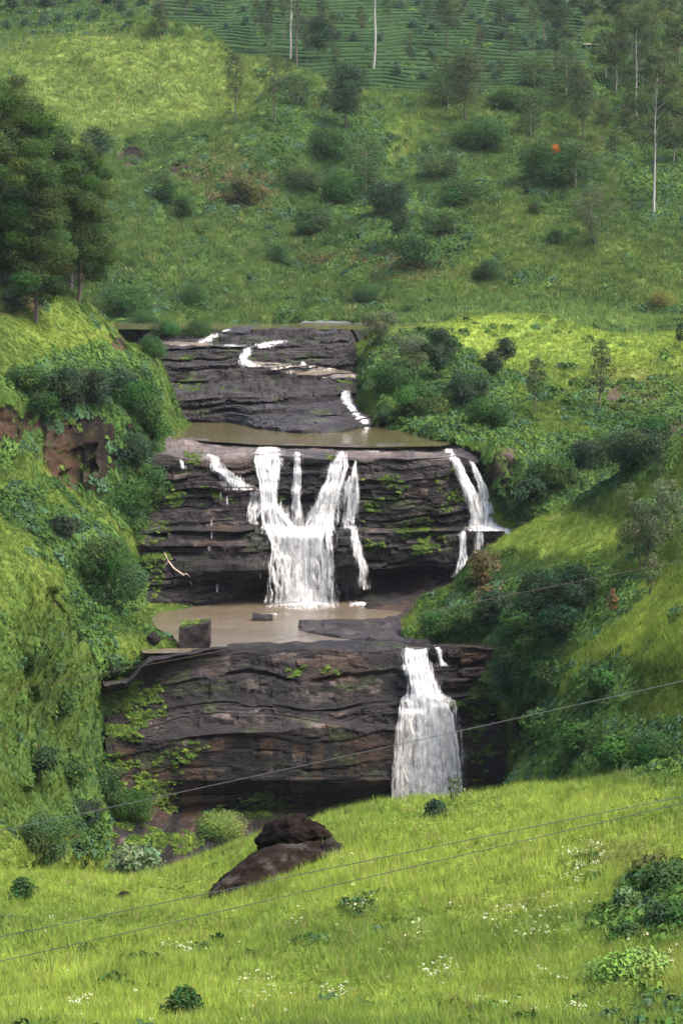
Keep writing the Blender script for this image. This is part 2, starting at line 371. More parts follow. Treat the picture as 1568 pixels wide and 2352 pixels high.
# ---- right bank ----
BANK = Loft(925, 1920, 300, [
    ('off', 50, -36), ('off', 14, -8),
    [(925, 1428, 436), (960, 1385, 440), (1040, 1342, 445), (1095, 1272, 448), (1190, 1217, 452), (1260, 1182, 452), (1330, 1152, 450), (1420, 1102, 446), (1480, 1062, 442), (1568, 1005, 436), (1920, 900, 420)],
    [(925, 1438, 432), (1000, 1400, 436), (1100, 1330, 438), (1200, 1290, 435), (1350, 1240, 430), (1568, 1140, 418), (1920, 1080, 400)],
    [(925, 1450, 428), (1000, 1440, 429), (1100, 1420, 426), (1200, 1380, 419), (1350, 1330, 408), (1568, 1240, 396), (1920, 1200, 385)],
    [(925, 1466, 425), (1000, 1476, 424), (1100, 1484, 419), (1170, 1500, 410), (1350, 1430, 390), (1568, 1340, 375), (1920, 1300, 365)],
    [(925, 1500, 428), (1090, 1505, 421), (1140, 1560, 411), (1190, 1640, 402), (1350, 1560, 375), (1568, 1450, 355), (1920, 1420, 345)],
    [(925, 1600, 436), (1110, 1620, 424), (1190, 1720, 405), (1235, 1790, 386), (1350, 1690, 360), (1568, 1580, 338), (1920, 1560, 325)],
    ('off', -4, -40)], [8, 10, 40, 44, 44, 50, 50, 20])
roughen(BANK, [(26, 1.8), (9, 0.9), (3.5, 0.4)], 14)
NEAR = Loft(1120, 1980, 260, [
    ('off', 40, -34), ('off', 12, -8),
    [(1120, 1850, 326), (1170, 1790, 330), (1215, 1715, 335), (1265, 1610, 338), (1290, 1535, 340), (1350, 1484, 342), (1420, 1422, 342), (1480, 1382, 340), (1568, 1322, 335), (1980, 1150, 320)],
    [(1120, 1870, 323), (1220, 1780, 326), (1290, 1650, 328), (1350, 1570, 326), (1450, 1500, 320), (1568, 1430, 312), (1980, 1300, 300)],
    [(1120, 1890, 320), (1230, 1830, 318), (1320, 1750, 312), (1420, 1690, 305), (1568, 1620, 296), (1980, 1520, 280)],
    [(1120, 1930, 315), (1300, 1870, 298), (1568, 1790, 276), (1980, 1720, 260)],
    [(1120, 2100, 290), (1568, 2000, 245), (1980, 1900, 230)],
    ('off', -40, -20)], [8, 8, 44, 44, 40, 30, 10])
roughen(NEAR, [(22, 1.5), (8, 0.9), (3, 0.35)], 17)
# ---- foreground slope (runs back up to the road under the camera) ----
FORE = Loft(-1400, 2970, 640, [
    ('off', 90, -74), ('off', 28, -22), ('off', 8, -3.6),
    [(-1400, 2050, 160), (-500, 2030, 152), (0, 2013, 146), (250, 2012, 142), (370, 2001, 140), (470, 1966, 139), (560, 1936, 139), (700, 1892, 138), (850, 1853, 137), (1060, 1830, 135), (1200, 1804, 134), (1330, 1799, 132), (1450, 1780, 130), (1568, 1756, 128), (2068, 1690, 122), (2970, 1590, 112)],
    [(-1400, 2095, 136), (-500, 2085, 128), (0, 2080, 126), (370, 2062, 124), (700, 1985, 121), (1060, 1932, 118), (1568, 1872, 112), (2068, 1810, 106), (2970, 1720, 98)],
    [(-1400, 2190, 112), (-500, 2180, 107), (0, 2180, 105), (784, 2120, 101), (1568, 2050, 95), (2068, 2000, 90), (2970, 1920, 84)],
    [(-1400, 2310, 92), (-500, 2300, 88), (0, 2300, 87), (784, 2270, 84), (1568, 2230, 78), (2068, 2200, 74), (2970, 2150, 70)],
    [(-1400, 2460, 68), (2970, 2440, 62)],
    [(-1400, 2570, 30), (2970, 2560, 28)],
    [(-1400, 2960, 4), (2970, 2960, 4)],
    ('off', -12, 0.2)], [8, 8, 10, 50, 60, 60, 50, 20, 12, 6])
_i7 = int(np.argmin(np.abs(FORE.k - 7.0))); FORE.P[FORE.k > 7.0, :, 0] = FORE.P[_i7, :, 0][None]
roughen(FORE, [(14, 0.55), (5, 0.3), (2, 0.12)], 21)
FORE.P[FORE.k > 8.0] -= np.array([0, 0, 1.2])

SOILS = [(30, 700, 80, 28, .8), (320, 22, 60, 16, .5), (1440, 2130, 40, 30, .6), (700, 12, 300, 10, .25)]
CLIFF_Z = [(190, 1030, 100, 110, 1.), (300, 1050, 70, 100, .7), (10, 985, 50, 60, 1.), (90, 970, 60, 30, .7),
           (300, 358, 34, 26, 1.), (415, 388, 30, 22, 1.), (1425, 925, 40, 50, .9), (1550, 990, 50, 26, .9), (1165, 1095, 50, 80, 1.), (1460, 920, 60, 22, .7), (275, 800, 24, 30, .9),
           (220, 1570, 150, 24, .8), (100, 1215, 40, 24, .7), (320, 1840, 100, 80, .75), (1210, 1700, 40, 110, .9), (1180, 1545, 40, 40, .3)]
for L in (TEA, HILL, DOME, LEFT, SPUR, BANK, NEAR, FORE):
    L.normals()
    px, row, d = proj(L.P)
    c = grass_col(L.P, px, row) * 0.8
    sc = blob(px, row, SCRUB)[..., None]
    c = c * (1 - 0.8 * sc) + DEEP * 0.8 * sc
    so = (blob(px, row, SOILS) * sstep(0.35, 0.6, fbm(L.P[..., 0] / 4, L.P[..., 1] / 4, L.P[..., 2] / 4, 3, 31)))[..., None]
    c = c * (1 - so) + SOIL * so
    if L in (LEFT, HILL, DOME, BANK):        # bare rock outcrops in the banks
        cl = blob(px, row, CLIFF_Z)
        x, y, z = L.P[..., 0], L.P[..., 1], L.P[..., 2]
        s = z + 3 * fbm(x / 18, y / 18, z / 18, 2, 41) + 1.5 * (fbm(x / 3, y / 3, z / 3, 2, 40) - .5)
        xx = x + 2.5 * (fbm(x / 4, y / 4, z / 6, 3, 42) - .5)
        q = np.floor(xx / 2.6); blk = np.floor((s + 9 * h3(q, q * 0, q * 0, 3)) / (3.0 + 5 * h3(q, q * 0, q * 0, 4)))
        off = h3(q, blk, q * 0, 5)
        L.P = L.P + np.stack([0 * x, -1.0 * cl * (3.6 * off - 1.8 + 1.6 * (fbm(x / 2, y / 2, z / 2, 3, 43) - .5)), 0 * x], -1)
        dark = np.array([0.008, 0.0065, 0.006]); br = np.array([0.034, 0.021, 0.013]) if L is LEFT else np.array([.035, .026, .021]); pal = np.array([0.045, 0.034, 0.026])
        m = sstep(0.42, 0.62, fbm(x / 7, y / 7, z / 9, 3, 44))[..., None]
        rc = dark * (1 - m) + br * m
        m2 = (sstep(0.85, 0.95, off) * 0.5)[..., None]; rc = rc * (1 - m2) + pal * m2
        k = sstep(0.35, 0.6, cl + 0.35 * (fbm(x / 5, y / 5, z / 5, 3, 47) - .5))[..., None]
        c = c * (1 - k) + rc * k
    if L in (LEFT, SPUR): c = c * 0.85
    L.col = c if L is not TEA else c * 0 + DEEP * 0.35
    L.normals()

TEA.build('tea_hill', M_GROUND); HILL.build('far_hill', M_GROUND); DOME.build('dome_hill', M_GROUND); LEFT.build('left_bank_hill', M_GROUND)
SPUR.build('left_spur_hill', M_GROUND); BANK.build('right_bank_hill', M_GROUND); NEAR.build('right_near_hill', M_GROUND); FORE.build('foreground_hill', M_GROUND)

# ------------------------------------------------------------------ the rock of the falls
ROCK = Loft(190, 1320, 720, [
    [(190, 748, -14.5), (1320, 748, -14.5)],
    [(190, 761, 640), (340, 759, 640), (450, 754, 640), (530, 751, 640), (700, 755, 640), (850, 757, 640), (1320, 760, 640)],
    [(190, 814, 620), (340, 806, 622), (500, 800, 624), (650, 797, 624), (830, 800, 624), (1320, 812, 622)],
    [(190, 850, 610), (500, 848, 611), (830, 850, 611), (1320, 850, 610)],
    [(190, 868, 605), (500, 866, 606), (830, 872, 606), (1320, 872, 605)],
    [(190, 920, 591), (500, 922, 591), (830, 922, 592), (1320, 922, 590)],
    [(190, 962, -34.6), (340, 966, -34.6), (450, 962, -34.6), (520, 964, -34.6), (600, 978, -34.6), (700, 988, -34.6), (780, 984, -34.6), (840, 974, -34.6), (900, 970, -34.6), (1000, 985, -34.6), (1320, 1000, -34.6)],
    [(190, 972, -38), (340, 975, -38), (600, 988, -38), (700, 996, -38), (840, 984, -38), (1000, 992, -38), (1320, 1000, -38)],
    [(190, 990, -38), (340, 996, -38), (600, 1010, -38), (850, 1014, -38), (980, 1012, -38), (1320, 1012, -38)],
    [(190, 996, -35.2), (340, 1001, -35.2), (450, 1008, -35.2), (600, 1018, -35.2), (740, 1022, -35.2), (850, 1024, -35.2), (930, 1021, -35.3), (980, 1020, -35.6), (1030, 1023, -35.9), (1100, 1021, -35.4), (1320, 1019, -35.4)],
    [(190, 1024, 494), (340, 1033, 492), (450, 1044, 489), (560, 1042, 489), (590, 1036, 489), (700, 1044, 487), (820, 1046, 487), (1000, 1052, 487), (1040, 1046, 489), (1100, 1062, 493), (1160, 1080, 497), (1320, 1090, 499)],
    [(190, 1112, 489), (340, 1118, 487), (470, 1080, 487), (560, 1120, 484), (700, 1125, 485), (820, 1120, 485), (1000, 1130, 485), (1060, 1120, 491), (1160, 1130, 494), (1320, 1130, 496)],
    [(190, 1205, 485), (340, 1205, 482), (560, 1204, 481), (640, 1212, 483), (720, 1214, 483), (820, 1210, 483), (900, 1214, 484), (1000, 1210, 486), (1060, 1206, 489), (1160, 1206, 490), (1320, 1210, 492)],
    [(190, 1216, 481), (340, 1216, 477), (560, 1216, 475), (640, 1222, 478), (720, 1224, 478), (820, 1220, 479), (900, 1222, 481), (1000, 1219, 483), (1060, 1217, 484), (1160, 1217, 485), (1320, 1222, 488)],
    [(190, 1304, 476), (340, 1304, 472), (560, 1300, 472), (640, 1300, 477), (740, 1300, 478), (800, 1290, 476.5), (850, 1306, 481), (950, 1296, 484), (1010, 1296, 484), (1060, 1290, 483), (1320, 1300, 484)],
    [(190, 1400, -66.5), (280, 1396, -66.5), (340, 1385, -66.6), (500, 1370, -66.8), (600, 1356, -66.8), (640, 1366, 478), (740, 1366, 479), (790, 1356, 481), (850, 1326, 490), (950, 1322, 490), (1000, 1322, 487), (1060, 1322, 484), (1320, 1330, 484)],
    [(190, 1428, -68.6), (280, 1418, -68.6), (340, 1404, -68.6), (500, 1386, -68.6), (600, 1370, -68.6), (690, 1384, -68.6), (760, 1382, -68.6), (800, 1372, -68.2), (850, 1362, -67.2), (920, 1350, -66.3), (1000, 1340, -65), (1060, 1334, -64.5), (1320, 1340, -64)],
    [(190, 1444, -70.5), (340, 1420, -70.5), (600, 1386, -70.5), (690, 1398, -70.5), (800, 1392, -69.4), (850, 1384, -67.9), (950, 1384, -67.3), (1000, 1380, -66.6), (1320, 1380, -66)],
    [(190, 1500, -70.5), (340, 1490, -70.5), (480, 1474, -70.5), (650, 1464, -70.5), (900, 1464, -70.5), (950, 1466, -70.0), (1320, 1478, -68)],
    [(190, 1535, -68.0), (340, 1512, -68.0), (480, 1492, -67.9), (560, 1481, -67.7), (650, 1478, -67.6), (800, 1474, -67.7), (900, 1479, -67.8), (960, 1485, -68.2), (1000, 1482, -67.7), (1320, 1500, -67.5)],
    [(190, 1572, 412), (340, 1545, 413), (400, 1524, 414), (480, 1512, 415), (560, 1498, 416), (700, 1490, 417), (900, 1496, 417), (925, 1520, 415), (960, 1536, 414), (1000, 1530, 415), (1100, 1512, 417), (1320, 1530, 417)],
    [(190, 1606, 408), (480, 1596, 411), (900, 1594, 412), (960, 1592, 409), (1030, 1598, 410), (1160, 1592, 413), (1320, 1600, 416)],
    [(190, 1650, 404), (480, 1652, 407), (900, 1652, 409), (960, 1640, 411), (1060, 1646, 412), (1320, 1650, 414)],
    [(190, 1672, 400), (400, 1690, 402), (480, 1680, 404), (700, 1668, 405), (900, 1668, 407), (960, 1668, 412), (1060, 1670, 412), (1320, 1670, 414)],
    [(190, 1780, 395), (400, 1790, 402), (900, 1790, 405), (960, 1790, 412), (1320, 1790, 412)],
    [(190, 1850, 388), (330, 1852, 396), (420, 1860, 405), (900, 1852, 411), (960, 1850, 416), (1320, 1850, 414)],
    [(190, 1930, 376), (330, 1920, 386), (500, 1920, 398), (900, 1920, 406), (1320, 1920, 406)],
    [(190, 2080, 360), (500, 2080, 378), (1320, 2080, 385)]],
    [10, 26, 36, 26, 16, 40, 34, 6, 12, 6, 30, 64, 64, 12, 60, 34, 18, 8, 16, 8, 24, 56, 40, 20, 70, 40, 36, 40], sharp=True)
def rock_detail(L):
    P = L.P; k = L.k[:, None] + 0 * P[..., 0]
    pxs = L.xs[None, :] + 0 * k
    e0 = 800 + 62 * sstep(2.5, 4.5, k)
    P[..., 2] -= 18 * sstep(1150, 1200, pxs) * sstep(8.0, 8.5, k) * (1 - sstep(10.6, 11.5, k))
    P[..., 2] -= 16 * sstep(e0, e0 + 62, pxs) * (1 - sstep(5.0, 6.0, k)) + 14 * sstep(905, 985, pxs) * (1 - sstep(8.2, 8.8, k)) * sstep(5.0, 6.0, k)
    P[..., 2] -= 5 * (1 - sstep(300, 345, pxs)) * (1 - sstep(9.0, 9.6, k))
    P[..., 1] += 20 * (1 - sstep(185 + 30 * vn(k * 2.2, k * 0, k * 0, 77), 245, pxs)) * sstep(16.5, 17.5, k)
    P[..., 2] -= 4 * (1 - sstep(290, 350, pxs)) * sstep(17, 18, k) * (1 - sstep(19.0, 20.5, k))
    x, y, z = P[..., 0], P[..., 1], P[..., 2]
    # the strata dip gently and wander
    warp = 4.2 * (fbm(x / 24, y / 24, z / 40, 3, 51) - 0.5) + 1.3 * (fbm(x / 6, y / 6, z / 14, 2, 52) - .5) - 0.045 * x
    s = z + warp
    s = s + 2.6 * (vn(s * 0.21, s * 0, s * 0, 53) - 0.5)
    rg = np.random.default_rng(5)
    def beds(lo, hi, med, spread):
        t = [lo]
        while t[-1] < hi: t.append(t[-1] + float(np.clip(rg.lognormal(math.log(med), spread), 0.35, 4.6)))
        return np.array(t)
    bA, bB = beds(-130, 10, 1.15, 0.55), beds(-130, 10, 1.55, 0.65)
    qa = np.clip(np.searchsorted(bA, s) - 1, 0, len(bA) - 2); qb = np.clip(np.searchsorted(bB, s) - 1, 0, len(bB) - 2)
    shelf = k < 6.0
    q = np.where(shelf, qa, qb).astype(float)
    th = np.where(shelf, bA[qa + 1] - bA[qa], bB[qb + 1] - bB[qb]); f = (s - np.where(shelf, bA[qa], bB[qb])) / th
    amt = np.where((k > 6.2) & (k < 9.0), 0.0, np.where((k > 16.6) & (k < 19.0), 0.1, 0.9))
    dz = (sstep(0.62, 0.98, f) - f) * th * amt
    s2 = s / 0.55; dz = dz + (sstep(0.3, 0.9, s2 - np.floor(s2)) - (s2 - np.floor(s2))) * 0.3 * amt
    P[..., 2] += dz * np.where(k < 6.2, 1.6, 0.35)
    zero = q * 0
    wdt = 5.0 + 16.0 * h3(q, zero, zero, 54)
    bx = (x + 9 * h3(q, zero, zero, 55) + 0.6 * (s * 1.0) * (h3(q, zero, zero, 48) - .5) * 2 + 3.5 * (fbm(x / 3.5, y / 3.5, z / 2.2, 3, 56) - .5)) / wdt
    bi = np.floor(bx); bf = np.abs(bx - bi - 0.5) * 2
    lay = h3(q, zero, zero, 57); blk = h3(q, bi, zero, 58)
    crack = sstep(0.93, 1.0, bf) * (h3(q, bi, zero, 49) > 0.65) * 0.5 * (k > 6)
    under = (1 - sstep(0.0, 0.30, f)) * sstep(0.35, 0.6, fbm(x / 9 + q * 3.3, y / 9, q, 2, 50))          # soft seams weather back under each bed
    cl = sstep(9.9, 10.4, k) * (1 - sstep(15.6, 16.2, k)) + sstep(19.8, 20.6, k) * (1 - 0.7 * sstep(22.9, 23.2, k))
    cl = cl + 1.3 * (k < 6) * sstep(1.0, 1.3, k)
    P[..., 2] += 1.5 * (fbm(x / 7, y / 9, z * 0, 3, 76) - .52) * sstep(0.5, 0.9, k) * (1 - sstep(1.2, 1.8, k))
    lat = fbm(x / 13 + q * 7.1, q, zero, 3, 46) - 0.5           # every bed swells and thins along its length
    lq = lat * 9 + 0.8 * (vn(x / 2.3, q, z / 1.5, 45) - .5); lat = 0.35 * lat + 0.65 * (np.floor(lq) + sstep(0.86, 1.0, lq - np.floor(lq))) / 9     # broken along joints
    off = (1.3 * (lay - 0.5) + 3.8 * lat + 0.9 * (blk - 0.5) * (k > 6) - 0.6 * crack - 1.5 * under * np.minimum(th, 2) / 2) * cl
    off = off + (1.5 * (fbm(x / 5, y / 5, z / 2.5, 4, 60) - 0.5) + 0.9 * (fbm(x / 1.6, y / 1.6, z / 0.7, 3, 68) - .5)) * np.clip(cl + 0.15, 0, 1)
    P[..., 1] -= off
    lipz = sstep(8.6, 8.9, k) * (1 - sstep(9.9, 10.3, k)) + sstep(18.6, 18.9, k) * (1 - sstep(19.9, 20.2, k))
    P[..., 2] += (0.35 + 0.75 * lipz) * (fbm(x / 3.0, y / 3.0, z / 3.0, 3, 61) - .5) * np.where((k > 6.2) & (k < 8.6), 0.2, 1.0)
    P[..., 2] += 2.2 * (fbm(x / 5, y / 5, z * 0, 3, 69) - .5) * sstep(15.8, 16.2, k) * (1 - sstep(17.2, 17.8, k)) * sstep(790, 860, pxs)
    # ---- colour of the stone
    n1 = fbm(x / 9, y / 9, z / 5, 4, 62); n2 = fbm(x / 2.4, y / 2.4, z / 1.2, 3, 63); n3 = fbm(x / 26, y / 26, z / 20, 2, 64)
    dark = np.array([0.0055, 0.0046, 0.0050]); purp = np.array([0.016, 0.0125, 0.0130]); brown = np.array([0.026, 0.0155, 0.0100]); pale = np.array([0.105, 0.083, 0.073])
    w = lambda a: np.clip(a, 0, 1)[..., None]
    c = dark + (purp - dark) * w(sstep(0.25, 0.75, 0.5 * lay + 0.3 * blk + 0.4 * n1 - 0.1))
    up = w((k < 6.2) * (0.45 + 0.5 * n1)); c = c * (1 - up) + purp * 0.85 * up
    b = w(sstep(0.56, 0.72, n1 + 0.22 * (blk - .5)) * 0.8 * (k > 10)); c = c * (1 - b) + brown * b
    # pale dry slab between the upper pool and the edge
    sl = w(sstep(8.1, 8.5, k) * (1 - sstep(9.95, 10.3, k)) * (0.15 + 1.5 * (n1 - 0.3)) * (1 - 0.6 * sstep(15, 40, x)))
    c = c * (1 - sl) + pale * sl
    bed = w(sstep(0.55, 0.8, f) * sstep(0.52, 0.70, n2) * sstep(.38, .55, n1) * (k > 10) * 0.75); c = c * (1 - bed) + pale * 0.7 * bed  # pale highlight painted along the top of each bed
    # lower wall: rust brown panels with black water streaks
    lw = sstep(22.9, 23.4, k)
    st = fbm(x / 2.0, y * 0, z / 30, 4, 65); pn = sstep(0.40, 0.55, fbm(x / 7, y / 20, z / 9, 2, 66) + 0.5 * (blk - .5) * 0.5)
    rust = np.array([0.026, 0.0145, 0.0080])
    r = w(lw * pn * 0.85 * (1 - sstep(25, 26, k))); c = c * (1 - r) + rust * r
    bl = w(lw * sstep(0.47, 0.56, st)); c = c * (1 - bl) + np.array([0.0045, 0.004, 0.004]) * bl
    ms = w(sstep(0.60, 0.70, fbm(x / 6, y / 6, z / 2.5, 3, 67)) * 0.55 * ((k > 10.6) | (k < 6))); c = c * (1 - ms) + np.array([0.022, 0.032, 0.009]) * ms
    # stone kept black and wet beside the falling water, also darker in the overhang recess
    px, row, d = proj(P)
    wet = blob(px, row, [(700, 1200, 150, 200, 1.), (790, 1290, 70, 120, 1.), (1090, 1150, 80, 140, .9), (985, 1680, 120, 240, 1.), (900, 1330, 80, 40, .9)])[..., None] * 0.75
    c = c * (1 - wet) + np.array([0.0055, 0.005, 0.006]) * wet
    L.col = c * 0.85
rock_detail(ROCK)
ROCK.normals()
ROCK.build('rock_terrain', M_ROCK, smooth=False)

# ------------------------------------------------------------------ water in the pools and the river
def water_mat(name, colr, scale, bump):
    m, t, out = new_mat(name)
    p = N(t, 'ShaderNodeBsdfPrincipled', inp={'Roughness': 0.12, 'Specular IOR Level': 0.5})
    tc = N(t, 'ShaderNodeTexCoord'); mp = N(t, 'ShaderNodeMapping'); mp.inputs['Scale'].default_value = (0.35, 1.0, 1.0)
    t.links.new(tc.outputs['Object'], mp.inputs[0])
    n = N(t, 'ShaderNodeTexNoise', inp={'Scale': scale, 'Detail': 4.0, 'Roughness': 0.6}); t.links.new(mp.outputs[0], n.inputs['Vector'])
    b = N(t, 'ShaderNodeBump', inp={'Strength': 1.0, 'Distance': bump}); t.links.new(n.outputs[0], b.inputs['Height']); t.links.new(b.outputs[0], p.inputs['Normal'])
    n2 = N(t, 'ShaderNodeTexNoise', inp={'Scale': 0.09, 'Detail': 3.0}); t.links.new(mp.outputs[0], n2.inputs['Vector'])
    cr = N(t, 'ShaderNodeValToRGB'); cr.color_ramp.elements[0].position = 0.35; cr.color_ramp.elements[1].position = 0.65
    cr.color_ramp.elements[0].color = (*[q * 0.8 for q in colr], 1); cr.color_ramp.elements[1].color = (*[q * 1.15 for q in colr], 1)
    t.links.new(n2.outputs[0], cr.inputs[0]); t.links.new(cr.outputs[0], p.inputs['Base Color']); t.links.new(p.outputs[0], out.inputs[0])
    return m
M_POOL = water_mat('silty_water', (0.070, 0.056, 0.038), 1.1, 0.45)
M_UPOOL = water_mat('olive_water', (0.052, 0.043, 0.018), 0.8, 0.03)

def pool(name, outline, z, mat):
    """a flat sheet of water inside a surveyed outline (it runs on under the banks)"""
    a = np.array(outline, float); P = pt(a[:, 0], a[:, 1], np.full(len(a), z)); 
    me = bpy.data.meshes.new(name); me.from_pydata([tuple(p) for p in P], [], [list(range(len(P)))]); me.materials.append(mat)
    return link(name, me, kind='structure')
pool('river_water', [(250, 756), (420, 757), (640, 757), (900, 757), (1060, 752), (1120, 742), (1120, 731), (250, 731)], -12.35, M_UPOOL)
pool('upper_pool_water', [(260, 1003), (450, 1012), (600, 1022), (850, 1028), (960, 1026), (1020, 1024), (1060, 1012), (1080, 985), (900, 966), (600, 955), (260, 955)], -35.5, M_UPOOL)
pool('middle_pool_water', [(330, 1500), (420, 1500), (480, 1496), (650, 1482), (900, 1483), (955, 1490), (1100, 1480), (1000, 1395), (860, 1378), (600, 1350), (250, 1405)], -68.35, M_POOL)
# ground far below and all round
g = 1500.0
me = make_mesh('ground', np.array([(-g, -200, -128), (g, -200, -128), (g, 2000, -128), (-g, 2000, -128)]), np.array([[0, 1, 2, 3]]), M_GROUND, {'col': np.tile(DEEP, (4, 1))})
link('ground', me, kind='structure')
# ------------------------------------------------------------------ falling water
bpy.context.view_layer.update()
def cast(px, row, lofts=None):
    d = pt(px, row, 1000.0); d = Vector(d).normalized(); best = None
    for L in (lofts or TERRAIN):
        ok, loc, nor, _ = L.obj.ray_cast(Vector((0, 0, 0)), d)
        if ok and (best is None or loc.length < best.length): best = loc
    return None if best is None else np.array(best)

def fall_mat():
    m, t, out = new_mat('falling_water')
    u = N(t, 'ShaderNodeAttribute', attribute_name='su'); v = N(t, 'ShaderNodeAttribute', attribute_name='uvw'); dn = N(t, 'ShaderNodeAttribute', attribute_name='den')
    mp = N(t, 'ShaderNodeMapping'); mp.inputs['Scale'].default_value = (2.2, 0.22, 1.0); t.links.new(v.outputs['Vector'], mp.inputs[0])
    n = N(t, 'ShaderNodeTexNoise', inp={'Scale': 1.0, 'Detail': 5.0, 'Roughness': 0.62, 'Distortion': 0.4}); t.links.new(mp.outputs[0], n.inputs['Vector'])
    mp2 = N(t, 'ShaderNodeMapping'); mp2.inputs['Scale'].default_value = (0.8, 0.5, 1.0); t.links.new(v.outputs['Vector'], mp2.inputs[0])
    n2 = N(t, 'ShaderNodeTexNoise', inp={'Scale': 1.1, 'Detail': 5.0, 'Roughness': 0.7}); t.links.new(mp2.outputs[0], n2.inputs['Vector'])
    # ragged edges: su is 0 at both edges and 1 in the middle
    e = N(t, 'ShaderNodeMapRange', inp={1: 0.0, 2: 0.8, 3: -0.36, 4: 0.02}); t.links.new(u.outputs['Fac'], e.inputs[0])
    a1 = N(t, 'ShaderNodeMath', operation='ADD'); t.links.new(n.outputs[0], a1.inputs[0]); t.links.new(e.outputs[0], a1.inputs[1])
    a2 = N(t, 'ShaderNodeMath', operation='ADD'); t.links.new(a1.outputs[0], a2.inputs[0]); t.links.new(dn.outputs['Fac'], a2.inputs[1])
    al = N(t, 'ShaderNodeMapRange', inp={1: 0.32, 2: 0.74, 3: 0.0, 4: 1.0}); t.links.new(a2.outputs[0], al.inputs[0])
    cr = N(t, 'ShaderNodeValToRGB'); cr.color_ramp.elements[0].position = 0.36; cr.color_ramp.elements[1].position = 0.58
    cr.color_ramp.elements[0].color = (0.36, 0.36, 0.375, 1); cr.color_ramp.elements[1].color = (0.66, 0.655, 0.63, 1); t.links.new(n2.outputs[0], cr.inputs[0])
    d = N(t, 'ShaderNodeBsdfDiffuse'); tr = N(t, 'ShaderNodeBsdfTranslucent'); t.links.new(cr.outputs[0], d.inputs[0]); t.links.new(cr.outputs[0], tr.inputs[0])
    bp = N(t, 'ShaderNodeBump', inp={'Strength': 0.8, 'Distance': 0.5}); t.links.new(n2.outputs[0], bp.inputs['Height']); t.links.new(bp.outputs[0], d.inputs['Normal'])
    ms = N(t, 'ShaderNodeMixShader', inp={0: 0.40}); t.links.new(d.outputs[0], ms.inputs[1]); t.links.new(tr.outputs[0], ms.inputs[2])
    tp = N(t, 'ShaderNodeBsdfTransparent'); mx = N(t, 'ShaderNodeMixShader'); t.links.new(al.outputs[0], mx.inputs[0])
    t.links.new(tp.outputs[0], mx.inputs[1]); t.links.new(ms.outputs[0], mx.inputs[2]); t.links.new(mx.outputs[0], out.inputs[0])
    return m
M_FALL = fall_mat()
_seed = [0]
def sheet(keys, den, lift=0.3, bulge=0.5, free=True, step=3.0, layers=2, jag=0.0, soft=0.0):
    """water running down the rock between surveyed edges [(row, left px, right px[, density])]: follows the stone, falls free where the stone draws back"""
    Vs, Fs, SU, UV, DE = [], [], [], [], []; base = 0
    kk = np.array([(q + (0,))[:4] if len(q) == 3 else q for q in keys], float)
    rows = np.arange(kk[0, 0], kk[-1, 0] + step * 0.5, step)
    L = np.interp(rows, kk[:, 0], kk[:, 1]); Rr = np.interp(rows, kk[:, 0], kk[:, 2]); dd = np.interp(rows, kk[:, 0], kk[:, 3])
    gw = 0.15 * (Rr - L) + 1.2; L = L - gw; Rr = Rr + gw
    if jag: L = L + jag * 2 * (fbm(rows / 9, rows * 0 + kk[0, 1], rows * 0, 3, 74) - .5); Rr = Rr + jag * 2 * (fbm(rows / 9, rows * 0 + kk[0, 1], rows * 0 + 9, 3, 75) - .5)
    M = int(max(5, min(44, (Rr - L).max() / 2.6)))
    uu = np.linspace(0, 1, M)
    Y0 = np.zeros((len(rows), M))
    for i, r in enumerate(rows):
        for j in range(M):
            h = cast(L[i] + (Rr[i] - L[i]) * uu[j], r, [ROCK])
            Y0[i, j] = h[1] if h is not None else (Y0[i - 1, j] if i else 480)
    for i in range(1, len(rows)):
        if free: Y0[i] = np.minimum(Y0[i], Y0[i - 1])
    for _ in range(4):
        Y0[1:-1] = (Y0[:-2] + 2 * Y0[1:-1] + Y0[2:]) / 4
        Y0[:, 1:-1] = (Y0[:, :-2] + 2 * Y0[:, 1:-1] + Y0[:, 2:]) / 4
    for lay in range(layers):
        _seed[0] += 1; sd = _seed[0] * 7.7
        wob = 2.2 * (fbm(rows / 22, rows * 0, rows * 0 + sd, 3, 70) - .5) * 2
        px = L[:, None] + (Rr - L)[:, None] * uu[None, :] + wob[:, None]
        rr = rows[:, None] + 0 * px
        Y = Y0 - lift - lay * 0.45 - bulge * np.sin(np.pi * uu)[None, :]
        P = pt(px, rr, Y)
        nz = fbm(P[..., 0] / 1.1, P[..., 2] / 5.0, P[..., 1] * 0 + sd, 3, 71) - .5
        P[..., 1] -= 0.9 * nz
        idx = np.arange(P.shape[0] * P.shape[1]).reshape(P.shape[:2]) + base
        Fs.append(np.stack([idx[1:, :-1], idx[1:, 1:], idx[:-1, 1:], idx[:-1, :-1]], -1).reshape(-1, 4)); base += idx.size
        Vs.append(P.reshape(-1, 3))
        fl = 8.0 + 22.0 * soft; ev = np.minimum(np.minimum(1, (rows - rows[0] + 2) / fl), np.minimum(1, (rows[-1] - rows + 4) / fl))
        edge = np.minimum(1 - np.abs(2 * uu - 1), 1)[None, :] * 1.0 * ev[:, None]
        SU.append(edge.ravel())
        dist = np.concatenate([[0], np.cumsum(np.linalg.norm(np.diff(P[:, M // 2], axis=0), axis=1))])
        UV.append(np.stack([P[..., 0], dist[:, None] + 0 * px, 0 * px + sd], -1).reshape(-1, 3))
        DE.append(np.repeat(den + dd - 0.07 * (lay == 1), M).ravel())
    return np.concatenate(Vs), np.concatenate(Fs), np.concatenate(SU), np.concatenate(UV), np.concatenate(DE)

